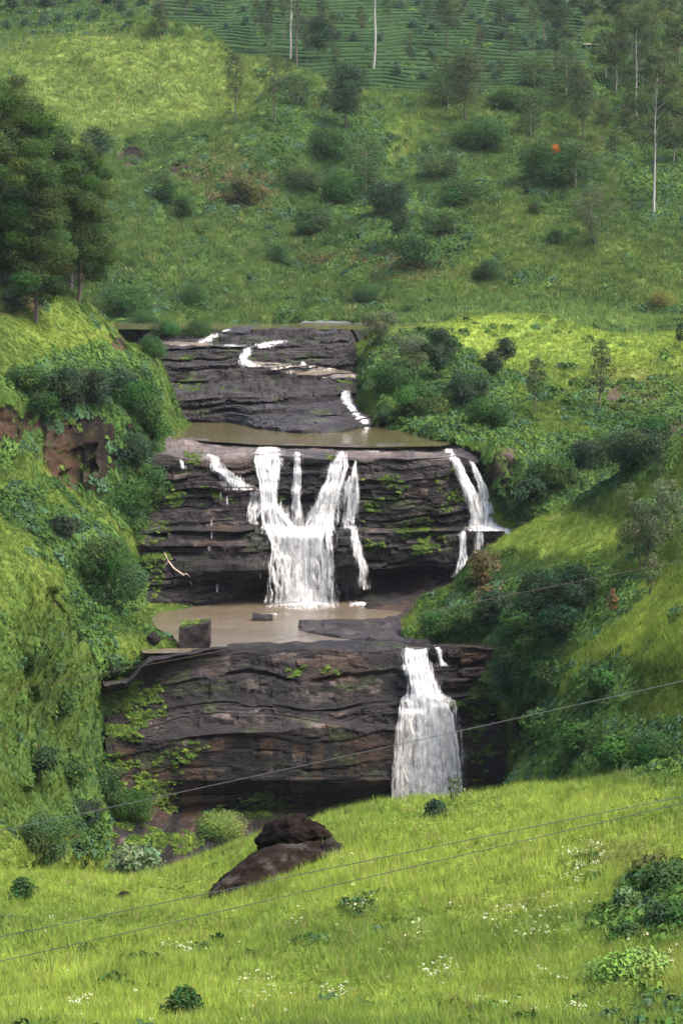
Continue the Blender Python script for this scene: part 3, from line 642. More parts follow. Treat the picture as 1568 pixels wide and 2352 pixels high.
def add_sheet(root, name, keys, den, strands=None, **k):
    w = max(q[2] - q[1] for q in keys)
    if strands is None: strands = int(w / 4.5) if (k.get('layers', 2) > 1 and w > 12) else 0
    if strands: k = dict(k, layers=1)
    parts = [sheet(keys, den - (0.06 if strands else 0), **k)]
    r = np.random.default_rng(int(keys[0][0] + keys[0][1]))
    k2 = dict(k, layers=1, bulge=0.2, lift=k.get('lift', 0.3) + 0.5, jag=1.2, soft=1.0)
    for q in range(strands):
        f = (q + 0.15 + 0.7 * r.random()) / strands; wd = (0.9 + 1.3 * r.random()) / strands + 0.02
        n = len(keys); i0 = 0; t0, t1 = r.random() ** 2 * 0.5, 1 - r.random() ** 2 * 0.4
        rows = np.array([a[0] for a in keys], float); Ls = np.array([a[1] for a in keys], float); Rs = np.array([a[2] for a in keys], float)
        ra, rb = rows[0] + t0 * (rows[-1] - rows[0]), rows[0] + t1 * (rows[-1] - rows[0])
        kk = []
        for t in np.linspace(0, 1, 8):
            rw = ra + t * (rb - ra); L, Rr = np.interp(rw, rows, Ls), np.interp(rw, rows, Rs)
            ff = f + 0.07 * (r.random() - .5); ww = wd * (0.55 + 0.6 * t)
            kk.append((rw, L + (Rr - L) * max(0, ff - ww / 2), L + (Rr - L) * min(1, ff + ww / 2) + 2))
        parts.append(sheet(kk, den - 0.06 + 0.10 * r.random(), **k2))
    b = 0; out = [[], [], [], [], []]
    for p in parts:
        for z in (0, 2, 3, 4): out[z].append(p[z])
        out[1].append(p[1] + b); b += len(p[0])
    V, F, SU, UV, DE = [np.concatenate(z) for z in out]
    o = root.location
    me = make_mesh(name, V - np.array(o), F, M_FALL, {'su': SU, 'uvw': UV, 'den': DE}, True)
    return link(name, me, root)

def foam(root, px, row, rx, ry, z, den=0.12, h=0.5):
    """churned foam lying on the pool"""
    _seed[0] += 1; sd = _seed[0] * 3.1
    n = 40; a = np.linspace(-1, 1, n); U, Vv = np.meshgrid(a, a)
    P = pt(px + U * rx, row + Vv * ry, np.full(U.shape, z))
    d = np.sqrt(U ** 2 + Vv ** 2); s = 1 - np.clip(d, 0, 1)
    P[..., 2] += 0.06 + h * s * fbm(P[..., 0] / 1.2, P[..., 1] / 1.2, P[..., 0] * 0 + sd, 3, 73)
    idx = np.arange(n * n).reshape(n, n)
    F = np.stack([idx[1:, :-1], idx[1:, 1:], idx[:-1, 1:], idx[:-1, :-1]], -1).reshape(-1, 4)
    uvw = np.stack([P[..., 0] * 0.8, P[..., 1] * 0.9, P[..., 0] * 0 + sd], -1).reshape(-1, 3)
    o = np.array(root.location)
    me = make_mesh('foam', P.reshape(-1, 3) - o, F, M_FALL, {'su': s.ravel() * 0.9, 'uvw': uvw, 'den': np.full(n * n, den)}, True)
    return link('foam', me, root)

def fall_root(px, row, label):
    p = cast(px, row, [ROCK])
    o = link('waterfall', None, label=label, cat='waterfall', group='waterfalls of the river', loc=Vector(p)); return o

w = fall_root(690, 1375, 'broad white main waterfall of several streams joining above the middle pool')
add_sheet(w, 'water_stream', [(1022, 590, 634, .05), (1034, 580, 648, .06), (1060, 581, 645, .02), (1085, 590, 643, .03), (1118, 597, 636, .1), (1153, 600, 628, .12), (1170, 600, 645, .1), (1193, 600, 664, .03), (1212, 602, 684, .1), (1232, 616, 688, .1), (1262, 624, 690, .0)], 0.10, jag=3)
add_sheet(w, 'water_stream', [(1036, 671, 694, .04), (1100, 670, 695), (1163, 668, 692, .06), (1190, 667, 700), (1222, 666, 708, .06)], 0.05, strands=2)
add_sheet(w, 'water_stream', [(1034, 778, 797), (1045, 769, 797), (1070, 755, 797, .06), (1078, 753, 792, .06), (1105, 746, 787, .04), (1133, 733, 780, .08), (1160, 723, 768, .1), (1183, 710, 764, .1), (1213, 692, 760, .1), (1240, 690, 760, .08), (1270, 700, 762, .0)], 0.10, jag=4)
add_sheet(w, 'water_stream', [(1056, 815, 820, .2), (1090, 806, 819, .12), (1100, 794, 824, .06), (1130, 784, 826, .0), (1170, 784, 824, -.03), (1196, 780, 824, .02), (1216, 784, 820, .1)], 0.02, strands=4)
add_sheet(w, 'water_stream', [(1205, 796, 820, .06), (1222, 799, 822, .06), (1250, 806, 831, .02), (1288, 812, 841), (1320, 818, 847, .0), (1356, 824, 853, .03)], 0.02, strands=3)
add_sheet(w, 'water_curtain', [(1208, 640, 745, .0), (1222, 620, 762, .05), (1240, 614, 764, .03), (1270, 615, 765, .03), (1300, 616, 765, .03), (1340, 618, 766, .05), (1366, 622, 767, .10), (1386, 626, 770, .2)], 0.03, layers=2, bulge=0.9, jag=5, strands=34)
add_sheet(w, 'spray', [(1340, 640, 750, -.1), (1362, 622, 768, -.04), (1388, 606, 784, .02)], -0.03, lift=2.2, layers=1, jag=6, soft=.5)
add_sheet(w, 'water_veil', [(1186, 600, 690, -.06), (1204, 596, 702, .0), (1226, 606, 764, .06), (1250, 618, 764, -.02)], 0.0, layers=1, jag=5, soft=.3)
add_sheet(w, 'water_veil', [(1140, 600, 640), (1175, 602, 668, .03), (1218, 610, 690, .05)], -0.03, layers=1, jag=4)
add_sheet(w, 'water_veil', [(1090, 760, 800), (1140, 748, 800), (1190, 735, 790), (1225, 720, 770)], -0.05, layers=1, jag=4)
add_sheet(w, 'water_stream', [(1125, 575, 604, .04), (1150, 573, 604, -.03), (1170, 566, 602, .05), (1196, 563, 590, -.02), (1206, 570, 604, .02)], -0.01, jag=3)
foam(w, 694, 1385, 84, 11, -68.3, 0.22, 0.9); foam(w, 692, 1384, 60, 7, -68.3, 0.3, 1.6); foam(w, 828, 1388, 26, 6, -68.2, 0.2); foam(w, 800, 1362, 36, 10, -67.8, 0.02); foam(w, 700, 1398, 120, 12, -68.33, -0.06, 0.05); foam(w, 620, 1412, 120, 12, -68.33, -0.13, 0.03)
w = fall_root(540, 1110, 'small stepped cascade spreading down ledges beside the main waterfall')
add_sheet(w, 'water_stream', [(1041, 470, 486, .05), (1050, 474, 504, .05), (1066, 480, 516), (1082, 482, 524, .05), (1088, 500, 540, .12), (1103, 508, 556, .04), (1112, 512, 570, .1), (1120, 514, 582, .16)], 0.05)
add_sheet(w, 'water_stream', [(1120, 515, 580, .1), (1126, 515, 586, .1)], 0.05, layers=1)
add_sheet(w, 'water_stream', [(1054, 410, 416, .1), (1066, 414, 424, .05), (1078, 414, 430, .0)], 0.03, layers=1)
for (r0, r1, xa, xb) in ((1128, 1152, 504, 507), (1190, 1212, 483, 486), (1215, 1240, 484, 487), (1250, 1268, 477, 481), (1335, 1362, 496, 500), (1135, 1160, 519, 522), (1355, 1370, 574, 580)):
    add_sheet(w, 'trickle', [(r0, xa, xb + 1), (r1, xa, xb + 2)], 0.0, layers=1, bulge=0.1)
w = fall_root(1110, 1190, 'twin fork waterfall joining over a black ledge at the east end of the cliff')
add_sheet(w, 'water_stream', [(1030, 1018, 1036, .1), (1041, 1024, 1042, .1), (1058, 1036, 1056, .12), (1075, 1044, 1062, .1), (1093, 1050, 1070, .1), (1138, 1068, 1094, .1), (1183, 1082, 1108, .1), (1208, 1082, 1112, .1)], 0.12)
add_sheet(w, 'water_stream', [(1058, 1077, 1084, .1), (1075, 1083, 1093, .1), (1098, 1091, 1106, .1), (1128, 1098, 1119, .1), (1173, 1101, 1134, .08), (1208, 1104, 1146, .1)], 0.12)
add_sheet(w, 'water_stream', [(1196, 1082, 1146, .12), (1208, 1078, 1156, .16), (1219, 1078, 1166, .2)], 0.12)
add_sheet(w, 'water_stream', [(1212, 1150, 1168, .15), (1222, 1157, 1172, .1), (1244, 1168, 1184, .1)], 0.1, layers=1)
add_sheet(w, 'water_stream', [(1218, 1056, 1076, .08), (1230, 1053, 1070, .06), (1260, 1055, 1066, .06), (1300, 1048, 1076, .04), (1330, 1038, 1072, .06)], 0.07)
add_sheet(w, 'water_stream', [(1220, 1094, 1110, .06), (1255, 1088, 1108, .02), (1290, 1076, 1096)], 0.02, layers=1)
for (r, a, b) in ((1029, 878, 968), (1033, 920, 990), (1024, 968, 1000), (1036, 846, 880)):
    add_sheet(w, 'foam_strip', [(r - 3, a, b, .05), (r + 3, a, b, .05)], -0.01, step=1.5, layers=1, bulge=0.0, free=False)
w = fall_root(985, 1640, 'single tall plunging waterfall of creamy water below the middle pool')
add_sheet(w, 'water_stream', [(1478, 934, 982, .05), (1489, 930, 978, .12), (1510, 930, 980, .12), (1530, 934, 984, .12), (1557, 941, 994, .12), (1592, 944, 1006, .16), (1604, 936, 1024, .16), (1612, 934, 1030, .16)], 0.15, layers=3)
add_sheet(w, 'water_curtain', [(1596, 942, 1008, .16), (1608, 934, 1030, .12), (1647, 930, 1038, .1), (1687, 929, 1048, .06), (1757, 922, 1055, .04), (1847, 918, 1059, .06), (1900, 912, 1062, .1)], 0.16, layers=3, bulge=1.3, lift=0.6, strands=40)
add_sheet(w, 'water_curtain', [(1606, 915, 935, .0), (1682, 906, 932, -.02), (1757, 900, 926, -.02), (1900, 890, 922, .0)], -0.02, layers=2)
add_sheet(w, 'water_stream', [(1482, 990, 1004, .08), (1492, 1000, 1010, .1), (1516, 1008, 1016, .1), (1530, 1008, 1032, .1)], 0.08, layers=1)
add_sheet(w, 'water_stream', [(1524, 920, 936, .0), (1540, 922, 934, .0)], 0.02, layers=1)
w = fall_root(805, 930, 'narrow cream chute of water slanting between dark rocks into the upper pool')
add_sheet(w, 'water_stream', [(896, 785, 800, .1), (910, 786, 805, .12), (930, 790, 812, .12), (942, 804, 818, .12), (952, 812, 828, .12), (964, 820, 846, .12), (974, 834, 850, .1)], 0.14)
foam(w, 842, 982, 14, 9, -35.5, 0.02, 0.2)
w = fall_root(500, 770, 'topmost white rapid bending down from the calm river')
add_sheet(w, 'water_stream', [(755, 514, 530, .1), (762, 494, 520, .1), (772, 480, 500, .1), (780, 462, 492, .05), (787, 446, 484, .0)], 0.06, layers=1, jag=4)
w = fall_root(570, 815, 'zigzag white rapid crossing the flat upper rock shelf')
add_sheet(w, 'water_stream', [(779, 640, 690, .0), (784, 614, 664, .06), (791, 584, 634, .1), (800, 566, 632, .02)], 0.05, layers=1, jag=4)
add_sheet(w, 'water_stream', [(790, 490, 560, .05), (797, 520, 570, .06)], 0.06, layers=1, free=False)
add_sheet(w, 'water_stream', [(798, 562, 578, .1), (812, 552, 574, .1), (824, 550, 566, .12), (834, 552, 580, .1), (842, 556, 606, .0)], 0.08, layers=1, jag=3)
add_sheet(w, 'water_stream', [(828, 690, 700, .05), (840, 690, 702, .05)], 0.04, layers=1)
# still brown water lying in the hollows of the upper shelf
def film(px, row, rx, ry, tilt=0.0):
    n, m = 60, 14; U, W = np.meshgrid(np.linspace(-1, 1, n), np.linspace(-1, 1, m))
    wd = (1 - U ** 2) ** 0.5
    PX = px + U * rx; RW = row + W * ry * wd + tilt * U
    V = []
    for a_, b_ in zip(PX.ravel(), RW.ravel()):
        q = cast(a_, b_, [ROCK]); V.append(q)
    V = np.array(V).reshape(m, n, 3)
    for _ in range(6): V[1:-1, 1:-1] = (V[:-2, 1:-1] + V[2:, 1:-1] + V[1:-1, :-2] + V[1:-1, 2:]) / 4
    V[..., 2] += 0.22 * (1 - np.abs(W) ** 3)
    idx = np.arange(n * m).reshape(m, n)
    link('shelf_water', make_mesh('shelf_water', V.reshape(-1, 3), np.stack([idx[1:, :-1], idx[1:, 1:], idx[:-1, 1:], idx[:-1, :-1]], -1).reshape(-1, 4), M_POOL, None, True), kind='structure')
film(720, 853, 110, 13, 12); film(430, 790, 60, 5, 2); film(620, 838, 70, 6, 6)
# ------------------------------------------------------------------ ground vegetation
deps = bpy.context.evaluated_depsgraph_get()
ZS = 14
_zx = np.arange(-150, 1720, ZS); _zr = np.arange(-40, 2400, ZS)
ZB = np.zeros((len(_zr), len(_zx)))
for i, r in enumerate(_zr):
    D = pt(_zx, np.full(len(_zx), float(r)), 1000.0)
    for j in range(len(_zx)):
        ok, loc, *_ = scene.ray_cast(deps, Vector((0, 0, 0)), Vector(D[j]).normalized())
        ZB[i, j] = loc.length if ok else 9e3
Z2 = ZB.copy()
for a in (-1, 0, 1):
    for b in (-1, 0, 1): Z2 = np.maximum(Z2, np.roll(np.roll(ZB, a, 0), b, 1))
def visible(px, row, d):
    i = np.clip(((row + 40) / ZS + 0.5).astype(int), 0, len(_zr) - 1); j = np.clip(((px + 150) / ZS + 0.5).astype(int), 0, len(_zx) - 1)
    return (d < Z2[i, j] * 1.015 + 3) | (px < -140) | (px > 1710)

def scatter(L, n, wfn=None):
    P = L.P; A = P[:-1, :-1]; du = P[:-1, 1:] - A; dv = P[1:, :-1] - A
    area = np.linalg.norm(np.cross(du, dv), axis=-1)
    C = A + 0.5 * du + 0.5 * dv; px, row, d = proj(C)
    w = area / d ** 2
    mg = 620 if L is FORE else 260
    w = w * ((px > -mg) & (px < 1568 + mg) & (row > -60) & (row < 2440)) * np.where((px < -60) | (px > 1630), 0.5, 1.0)
    w = w * np.where(visible(px, row, d), 1.0, 0.06)
    nn = L.Nn[:-1, :-1]
    w = w * np.clip(0.35 + np.abs((nn * C / np.linalg.norm(C, axis=-1, keepdims=True)).sum(-1)), 0.35, 1.0)
    if wfn is not None: w = w * wfn(C, px, row, nn, L)
    w = w.ravel(); tot = w.sum()
    if tot <= 0 or n == 0: return None
    idx = rng.choice(len(w), size=n, p=w / tot)
    i, j = np.unravel_index(idx, area.shape)
    u = rng.random(n)[:, None]; v = rng.random(n)[:, None]
    Q = A[i, j] + u * du[i, j] + v * dv[i, j]
    return Q, L.Nn[i, j], *proj(Q)

def tuft_templates(n, blades, spread, lean, width):
    out = []
    for q in range(n):
        V, tip = [], []
        for b in range(blades):
            a = rng.random() * 6.283; r = spread * math.sqrt(rng.random()); c, s = math.cos(a), math.sin(a)
            h = 0.55 + 0.45 * rng.random(); ln = lean * (0.3 + rng.random()); w = width * (0.6 + 0.8 * rng.random())
            b2 = rng.random() * 6.283; cx, sx = math.cos(b2) * w / 2, math.sin(b2) * w / 2
            V += [(r * c - cx, r * s - sx, -0.06), (r * c + cx, r * s + sx, -0.06), (r * c + c * ln, r * s + s * ln, h)]
            tip += [0, 0, 1]
        out.append((np.array(V), np.array(tip, float)))
    return out

def clump_templates(n, leaves, lsize, flat=0.7, droop=0.0):
    out = []
    for q in range(n):
        d = rng.normal(size=(leaves, 3)); d /= np.linalg.norm(d, axis=1, keepdims=True); d[:, 2] = np.abs(d[:, 2]) * 1.0 - 0.12
        r = 0.55 + 0.45 * rng.random(leaves) ** 0.6
        lump = 0.8 + 0.4 * vn(d[:, 0] * 1.7 + q * 9, d[:, 1] * 1.7, d[:, 2] * 1.7, 81)
        c = d * (r * lump)[:, None] * np.array([1, 1, flat]) * 0.5
        V, nr = cards(c, d, lsize * (0.6 + 0.8 * rng.random(leaves)), droop)
        out.append((V, nr))
    return out

def cards(c, outd, size, droop=0.0, slim=0.5):
    """rhombic leaf sprays at c facing roughly outwards and up"""
    n = len(c)
    nrm = outd + np.array([0, 0, 0.55]) + 0.75 * rng.normal(size=(n, 3)); nrm /= np.linalg.norm(nrm, axis=1, keepdims=True)
    t = rng.normal(size=(n, 3)); t[:, 2] -= droop * 2
    a = t - (t * nrm).sum(1, keepdims=True) * nrm; a /= np.linalg.norm(a, axis=1, keepdims=True) + 1e-9
    b = np.cross(nrm, a)
    s = np.broadcast_to(size, (n,))[:, None]
    V = np.stack([c - a * s * 0.5, c - b * s * slim * 0.5, c + a * s * 0.5, c + b * s * slim * 0.5], 1).reshape(-1, 3)
    o = outd * 0.6 + np.array([0, 0, 0.7]); o /= np.linalg.norm(o, axis=1, keepdims=True)
    return V, np.repeat(o, 4, 0)

def bake(templates, Q, Nn, scale, col, k, colvar=0.18, name='grass', mat=None, hscale=None, tipmul=1.0, label=None, cat='grass', follow=0.85):
    """every plant of one cover as one mesh"""
    T = len(templates); pick = rng.integers(0, T, len(Q)); rot = rng.random(len(Q)) * 6.283
    hs = scale if hscale is None else hscale
    Vs, Cs, Ns = [], [], []
    for t in range(T):
        m = pick == t
        if not m.any(): continue
        V, x = templates[t]; n = m.sum()
        c, s = np.cos(rot[m])[:, None], np.sin(rot[m])[:, None]
        W = np.empty((n, len(V), 3))
        W[..., 0] = (V[None, :, 0] * c - V[None, :, 1] * s) * scale[m][:, None]; W[..., 1] = (V[None, :, 0] * s + V[None, :, 1] * c) * scale[m][:, None]
        W[..., 2] = V[None, :, 2] * hs[m][:, None]
        V = V
        gz = -(W[..., 0] * Nn[m][:, None, 0] + W[..., 1] * Nn[m][:, None, 1]) / np.maximum(Nn[m][:, None, 2], 0.35)
        W[..., 2] += np.clip(gz, -0.5 * scale[m][:, None], 0.5 * scale[m][:, None]) * follow
        W += Q[m][:, None, :]
        L = len(V) // k
        cc = col[m][:, None, :] * (1 + colvar * rng.normal(size=(n, L, 1))).clip(0.4, 1.9) * (1 + 0.06 * rng.normal(size=(n, L, 3)))
        cc = np.repeat(cc, k, axis=1)
        if x.ndim == 1:
            cc = cc * (1 + (tipmul - 1) * x[None, :, None]); nr = np.repeat(Nn[m][:, None, :], len(V), 1) + 0.15 * rng.normal(size=(n, 1, 3))
        else:
            nr = np.empty((n, len(V), 3)); nr[..., 0] = x[None, :, 0] * c - x[None, :, 1] * s; nr[..., 1] = x[None, :, 0] * s + x[None, :, 1] * c; nr[..., 2] = x[None, :, 2]
            nr = nr * 0.7 + Nn[m][:, None, :] * 0.5
        Vs.append(W.reshape(-1, 3)); Cs.append(np.clip(cc, 0.004, 0.8).reshape(-1, 3)); Ns.append(nr.reshape(-1, 3))
    V = np.concatenate(Vs)
    me = make_mesh(name, V, np.arange(len(V)).reshape(-1, k), mat, {'col': np.concatenate(Cs), 'nrm': np.concatenate(Ns)})
    return link(name, me, kind='stuff', label=label, cat=cat)

GRASS_ZB = [(300, 358, 30, 22, 1.), (415, 388, 26, 18, 1.)]
def w_grass(C, px, row, nn, L):
    sc = blob(px, row, SCRUB); cl = blob(px, row, CLIFF_Z) if L in (LEFT, HILL, DOME, BANK) else 0
    so = blob(px, row, SOILS)
    if L is TEA: return np.where((px > 365) & (px < 1340) & (row < 206), 0.0, 1.0) * (row > -20)
    return (1 - 0.7 * sc) * (1 - 0.85 * np.clip(cl * 1.3, 0, 1)) * (1 - 0.6 * so)
TUFT_F = tuft_templates(10, 14, 0.34, 0.62, 0.045); TUFT_M = tuft_templates(8, 10, 0.42, 0.40, 0.12); TUFT_H = tuft_templates(8, 8, 0.5, 0.5, 0.2)
for L, n, T, hgt, nm, lab in ((FORE, 58000, TUFT_F, 0.62, 'meadow_grass', 'bright yellow green grass on the near slope with boulders'),
                         (SPUR, 9000, TUFT_M, 0.8, 'spur_grass', 'yellow green grass on the near west spur'), (LEFT, 19000, TUFT_M, 0.8, 'bank_grass', 'green grass on the west bank above the cliff'),
                         (DOME, 17000, TUFT_M, 1.25, 'dome_grass', 'lime green grass on the rounded hill beyond the falls'), (BANK, 12000, TUFT_M, 1.05, 'slope_grass', 'green grass on the east slope beside the pools'),
                         (NEAR, 13000, TUFT_M, 0.95, 'slope_grass', 'bright grass on the near east slope'), (HILL, 60000, TUFT_H, 1.9, 'hillside_grass', 'long grass on the far hillside under the tea'), (TEA, 7000, TUFT_H, 2.3, 'hilltop_grass', 'dark grass round the tea field and the plantation')):
    r = scatter(L, n, w_grass)
    Q, Nn, px, row, d = r
    col = grass_col(Q, px, row) * (0.82 + 0.36 * rng.random((n, 1)))
    st = (rng.random((n, 1)) < (0.06 if L is FORE else 0.012)); col = np.where(st, np.array([.17, .155, .06]) * (0.7 + .5 * rng.random((n, 1))), col)
    sc = scale = hgt * (0.55 + 0.6 * rng.random(n) + 0.6 * (fbm(Q[:, 0] / 3.5, Q[:, 1] / 3.5, Q[:, 2] / 3.5, 2, 88) - .3))
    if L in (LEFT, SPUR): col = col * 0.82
    bake(T, Q, Nn, scale, col, 3, 0.16, nm, M_GRASS, scale * (0.75 + 0.5 * rng.random(n)), 1.12, lab)

def w_scrub(C, px, row, nn, L):
    x, y, z = C[..., 0], C[..., 1], C[..., 2]
    s = blob(px, row, SCRUB); cl = blob(px, row, CLIFF_Z) if L in (LEFT, HILL, DOME, BANK) else 0
    n = fbm(x / 9, y / 9, z / 9, 3, 91)
    return np.clip(s * (0.5 + n) - 0.12, 0, 2) * (1 - 0.8 * np.clip(cl, 0, 1)) + (1 - 0.95 * blob(px, row, MEADOW)) * (0.30 if L is HILL else 0.05 if L is FORE else 0.16) * sstep(0.50, 0.68, n) * (1 - 0.9 * np.clip(cl, 0, 1))
def w_herb(C, px, row, nn, L):
    n = fbm(C[..., 0] / 7, C[..., 1] / 7, C[..., 2] / 7, 3, 95); m = blob(px, row, MEADOW)
    cl = blob(px, row, CLIFF_Z) if L in (LEFT, HILL, DOME, BANK) else 0
    return (0.25 + sstep(0.42, 0.62, n)) * (1 - (0.97 if L is DOME else 0.6) * m) * (1 - 0.75 * np.clip(cl, 0, 1))
CL_BIG = clump_templates(7, 80, 0.26, 0.8); CL_SM = clump_templates(7, 26, 0.42, 0.8)
def shrub_col(Q, px, row, n):
    x, y, z = Q[:, 0], Q[:, 1], Q[:, 2]
    a = fbm(x / 14, y / 14, z / 14, 2, 97)[:, None]; r = rng.random((n, 1))
    c = SHRUB + (DEEP * 1.15 - SHRUB) * np.clip(a * 2 - 0.4 + 0.5 * (r - .5), 0, 1)
    bg = (rng.random((n, 1)) < 0.22); c = np.where(bg, BLUEG * (0.7 + 0.6 * r), c)
    br = blob(px, row, BRUSH)[:, None] * (rng.random((n, 1)) < 0.5); return c * (1 - br) + BROWN * 0.8 * br
for L, n, sz, nm in ((HILL, 9000, 4.6, 'hillside_undergrowth'), (LEFT, 4200, 3.3, 'bank_undergrowth'), (DOME, 5200, 3.5, 'dome_undergrowth'), (BANK, 3600, 3.0, 'slope_undergrowth'),
                     (NEAR, 2800, 2.5, 'slope_undergrowth'), (SPUR, 500, 1.6, 'spur_undergrowth'), (FORE, 2200, 1.2, 'meadow_undergrowth'), (TEA, 2200, 5.0, 'wood_undergrowth')):
    Q, Nn, px, row, d = scatter(L, n, w_scrub)
    scale = sz * (0.5 + 0.8 * rng.random(n) ** 1.5)
    bake(CL_BIG, Q, Nn, scale, shrub_col(Q, px, row, n), 4, 0.13, nm, M_SCRUB, scale * (0.6 + 0.7 * rng.random(n)), 1, 'dense dark green shrubs and creepers filling the hollows', 'undergrowth')
for L, n, sz in ((HILL, 18000, 2.2), (LEFT, 3800, 1.3), (DOME, 4200, 1.4), (BANK, 3000, 1.2), (NEAR, 3000, 1.0), (SPUR, 1600, 1.0), (FORE, 32000, 0.72)):
    Q, Nn, px, row, d = scatter(L, n, w_herb)
    scale = sz * (0.45 + 0.8 * rng.random(n))
    g = grass_col(Q, px, row); mixf = (0.25 + 0.5 * rng.random((n, 1)))
    col = g * (1 - mixf) + (DEEP * 1.1) * mixf
    bake(CL_SM, Q, Nn, scale, col, 4, 0.14, 'leafy_weeds', M_SCRUB, scale * 0.9, 1, 'leafy weeds growing through the grass', 'weeds')

# plants rooted on the ledges of the rock
LEDGE = [(265, 1680, 40, 130, 1.), (250, 1860, 40, 90, 1.), (840, 1150, 40, 50, 1.), (900, 1120, 40, 30, .7), (1000, 1180, 40, 80, .7), (960, 1230, 50, 50, .6), (1040, 1120, 30, 50, .6), (430, 1060, 50, 20, .5), (440, 1135, 80, 25, .8), (560, 1150, 40, 14, .8),
         (360, 1150, 50, 60, .9), (330, 1220, 60, 50, .6), (350, 1285, 50, 30, .7), (320, 1330, 60, 50, .6), (860, 1250, 30, 16, .9), (330, 1590, 50, 40, .8), (350, 1620, 40, 30, .7), (310, 1660, 40, 40, .7), (420, 1730, 60, 30, .4),
         (320, 1850, 90, 70, .8), (270, 1930, 80, 50, 1.), (400, 1930, 70, 30, .7), (620, 1850, 120, 30, .7), (720, 1850, 80, 24, .8), (330, 1800, 90, 90, .8), (280, 1700, 60, 60, .7), (300, 1890, 80, 40, .5), (700, 1545, 80, 14, .35), (560, 1570, 60, 16, .4), (1090, 1620, 60, 30, .7), (1120, 1560, 40, 40, .5), (1100, 1730, 40, 100, .5),
         (560, 825, 180, 6, .3), (450, 885, 70, 14, .35), (640, 812, 80, 6, .3), (430, 822, 16, 8, .9), (800, 880, 30, 14, .8), (990, 1385, 60, 18, .5), (760, 1080, 20, 40, .3), (640, 1150, 12, 20, .3), (700, 742, 120, 6, .5)]
def w_ledge(C, px, row, nn, L):
    return blob(px, row, LEDGE) * sstep(0.45, 0.6, fbm(C[..., 0] / 3, C[..., 1] / 3, C[..., 2] / 2, 3, 99)) * np.clip(nn[..., 2] + 0.5, 0.1, 1)
Q, Nn, px, row, d = scatter(ROCK, 3600, w_ledge); n = len(Q)
scale = 1.15 * (0.4 + 0.9 * rng.random(n)); c = DEEP * 0.8 + (MID * 0.8 - DEEP * 0.8) * rng.random((n, 1)); c = np.where(rng.random((n, 1)) < 0.06, YEL * 0.6, c)
bake(CL_SM, Q, Nn, scale, c, 4, 0.25, 'ledge_weeds', M_LEAF, scale * 0.8, 1, 'green weeds rooted in the rock ledges', 'weeds', 0.3)

# white heads of wildflowers
FLW = [(1340, 1980, 60, 40, 1.), (1300, 2030, 60, 30, .6), (1300, 2090, 70, 30, .8), (1200, 2140, 120, 40, .7), (830, 2080, 40, 30, .8), (600, 2290, 60, 40, .8), (400, 2200, 50, 20, .6), (500, 2210, 40, 18, .7), (960, 2160, 50, 30, .8), (1010, 2250, 60, 30, .7),
       (1120, 2330, 60, 16, 1.), (1540, 2220, 40, 20, 1.), (1460, 2180, 80, 16, .6), (1250, 2270, 60, 30, .6), (130, 2120, 40, 14, .7), (180, 2320, 40, 14, .6), (770, 2300, 40, 30, .6), (680, 2140, 40, 20, .4), (820, 1990, 60, 14, .25), (60, 2340, 50, 12, .4), (640, 2190, 60, 20, .5), (1350, 2340, 120, 14, .5), (1545, 1825, 20, 12, .6)]
def w_flow(C, px, row, nn, L): return blob(px, row, FLW) * sstep(0.45, 0.6, fbm(C[..., 0] / 0.9, C[..., 1] / 0.9, C[..., 2] / 0.9, 2, 101)) + 0.006
HEAD = []
for q in range(6):
    m = 5; c = rng.normal(size=(m, 3)) * np.array([0.42, 0.42, 0.14]); c[:, 2] += 0.0
    V, nr = cards(c, np.tile(np.array([0, 0, 1.0]), (m, 1)), np.full(m, 0.5), 0, 0.9); HEAD.append((V, nr))
Q, Nn, px, row, d = scatter(FORE, 750, w_flow); n = len(Q)
Q[:, 2] += 0.30 + 0.3 * rng.random(n)
scale = 0.07 + 0.10 * rng.random(n) ** 1.5
bake(HEAD, Q, Nn, scale, np.tile(np.array([0.34, 0.35, 0.25]), (n, 1)), 4, 0.12, 'wildflowers', M_LEAF, scale, 1, 'small white flower heads scattered through the near grass', 'wildflowers', 0)
# ------------------------------------------------------------------ trees and bushes
def tube(pts, rad, sides=6):
    pts = np.array(pts, float); rad = np.array(rad, float); n = len(pts)
    tg = np.gradient(pts, axis=0); tg /= np.linalg.norm(tg, axis=1, keepdims=True) + 1e-9
    ref = np.where(np.abs(tg[:, 2:3]) > 0.9, np.array([[1.0, 0, 0]]), np.array([[0, 0, 1.0]]))
    a = np.cross(tg, ref); a /= np.linalg.norm(a, axis=1, keepdims=True); b = np.cross(tg, a)
    th = np.arange(sides) / sides * 2 * np.pi
    V = pts[:, None, :] + rad[:, None, None] * (np.cos(th)[None, :, None] * a[:, None, :] + np.sin(th)[None, :, None] * b[:, None, :])
    i = np.arange(n * sides).reshape(n, sides); j = np.roll(i, -1, 1)
    F = np.stack([i[:-1], j[:-1], j[1:], i[1:]], -1).reshape(-1, 4)
    return V.reshape(-1, 3), F

def join(parts):
    Vs, Fs, b = [], [], 0
    for V, F in parts: Vs.append(V); Fs.append(F + b); b += len(V)
    return np.concatenate(Vs), np.concatenate(Fs)

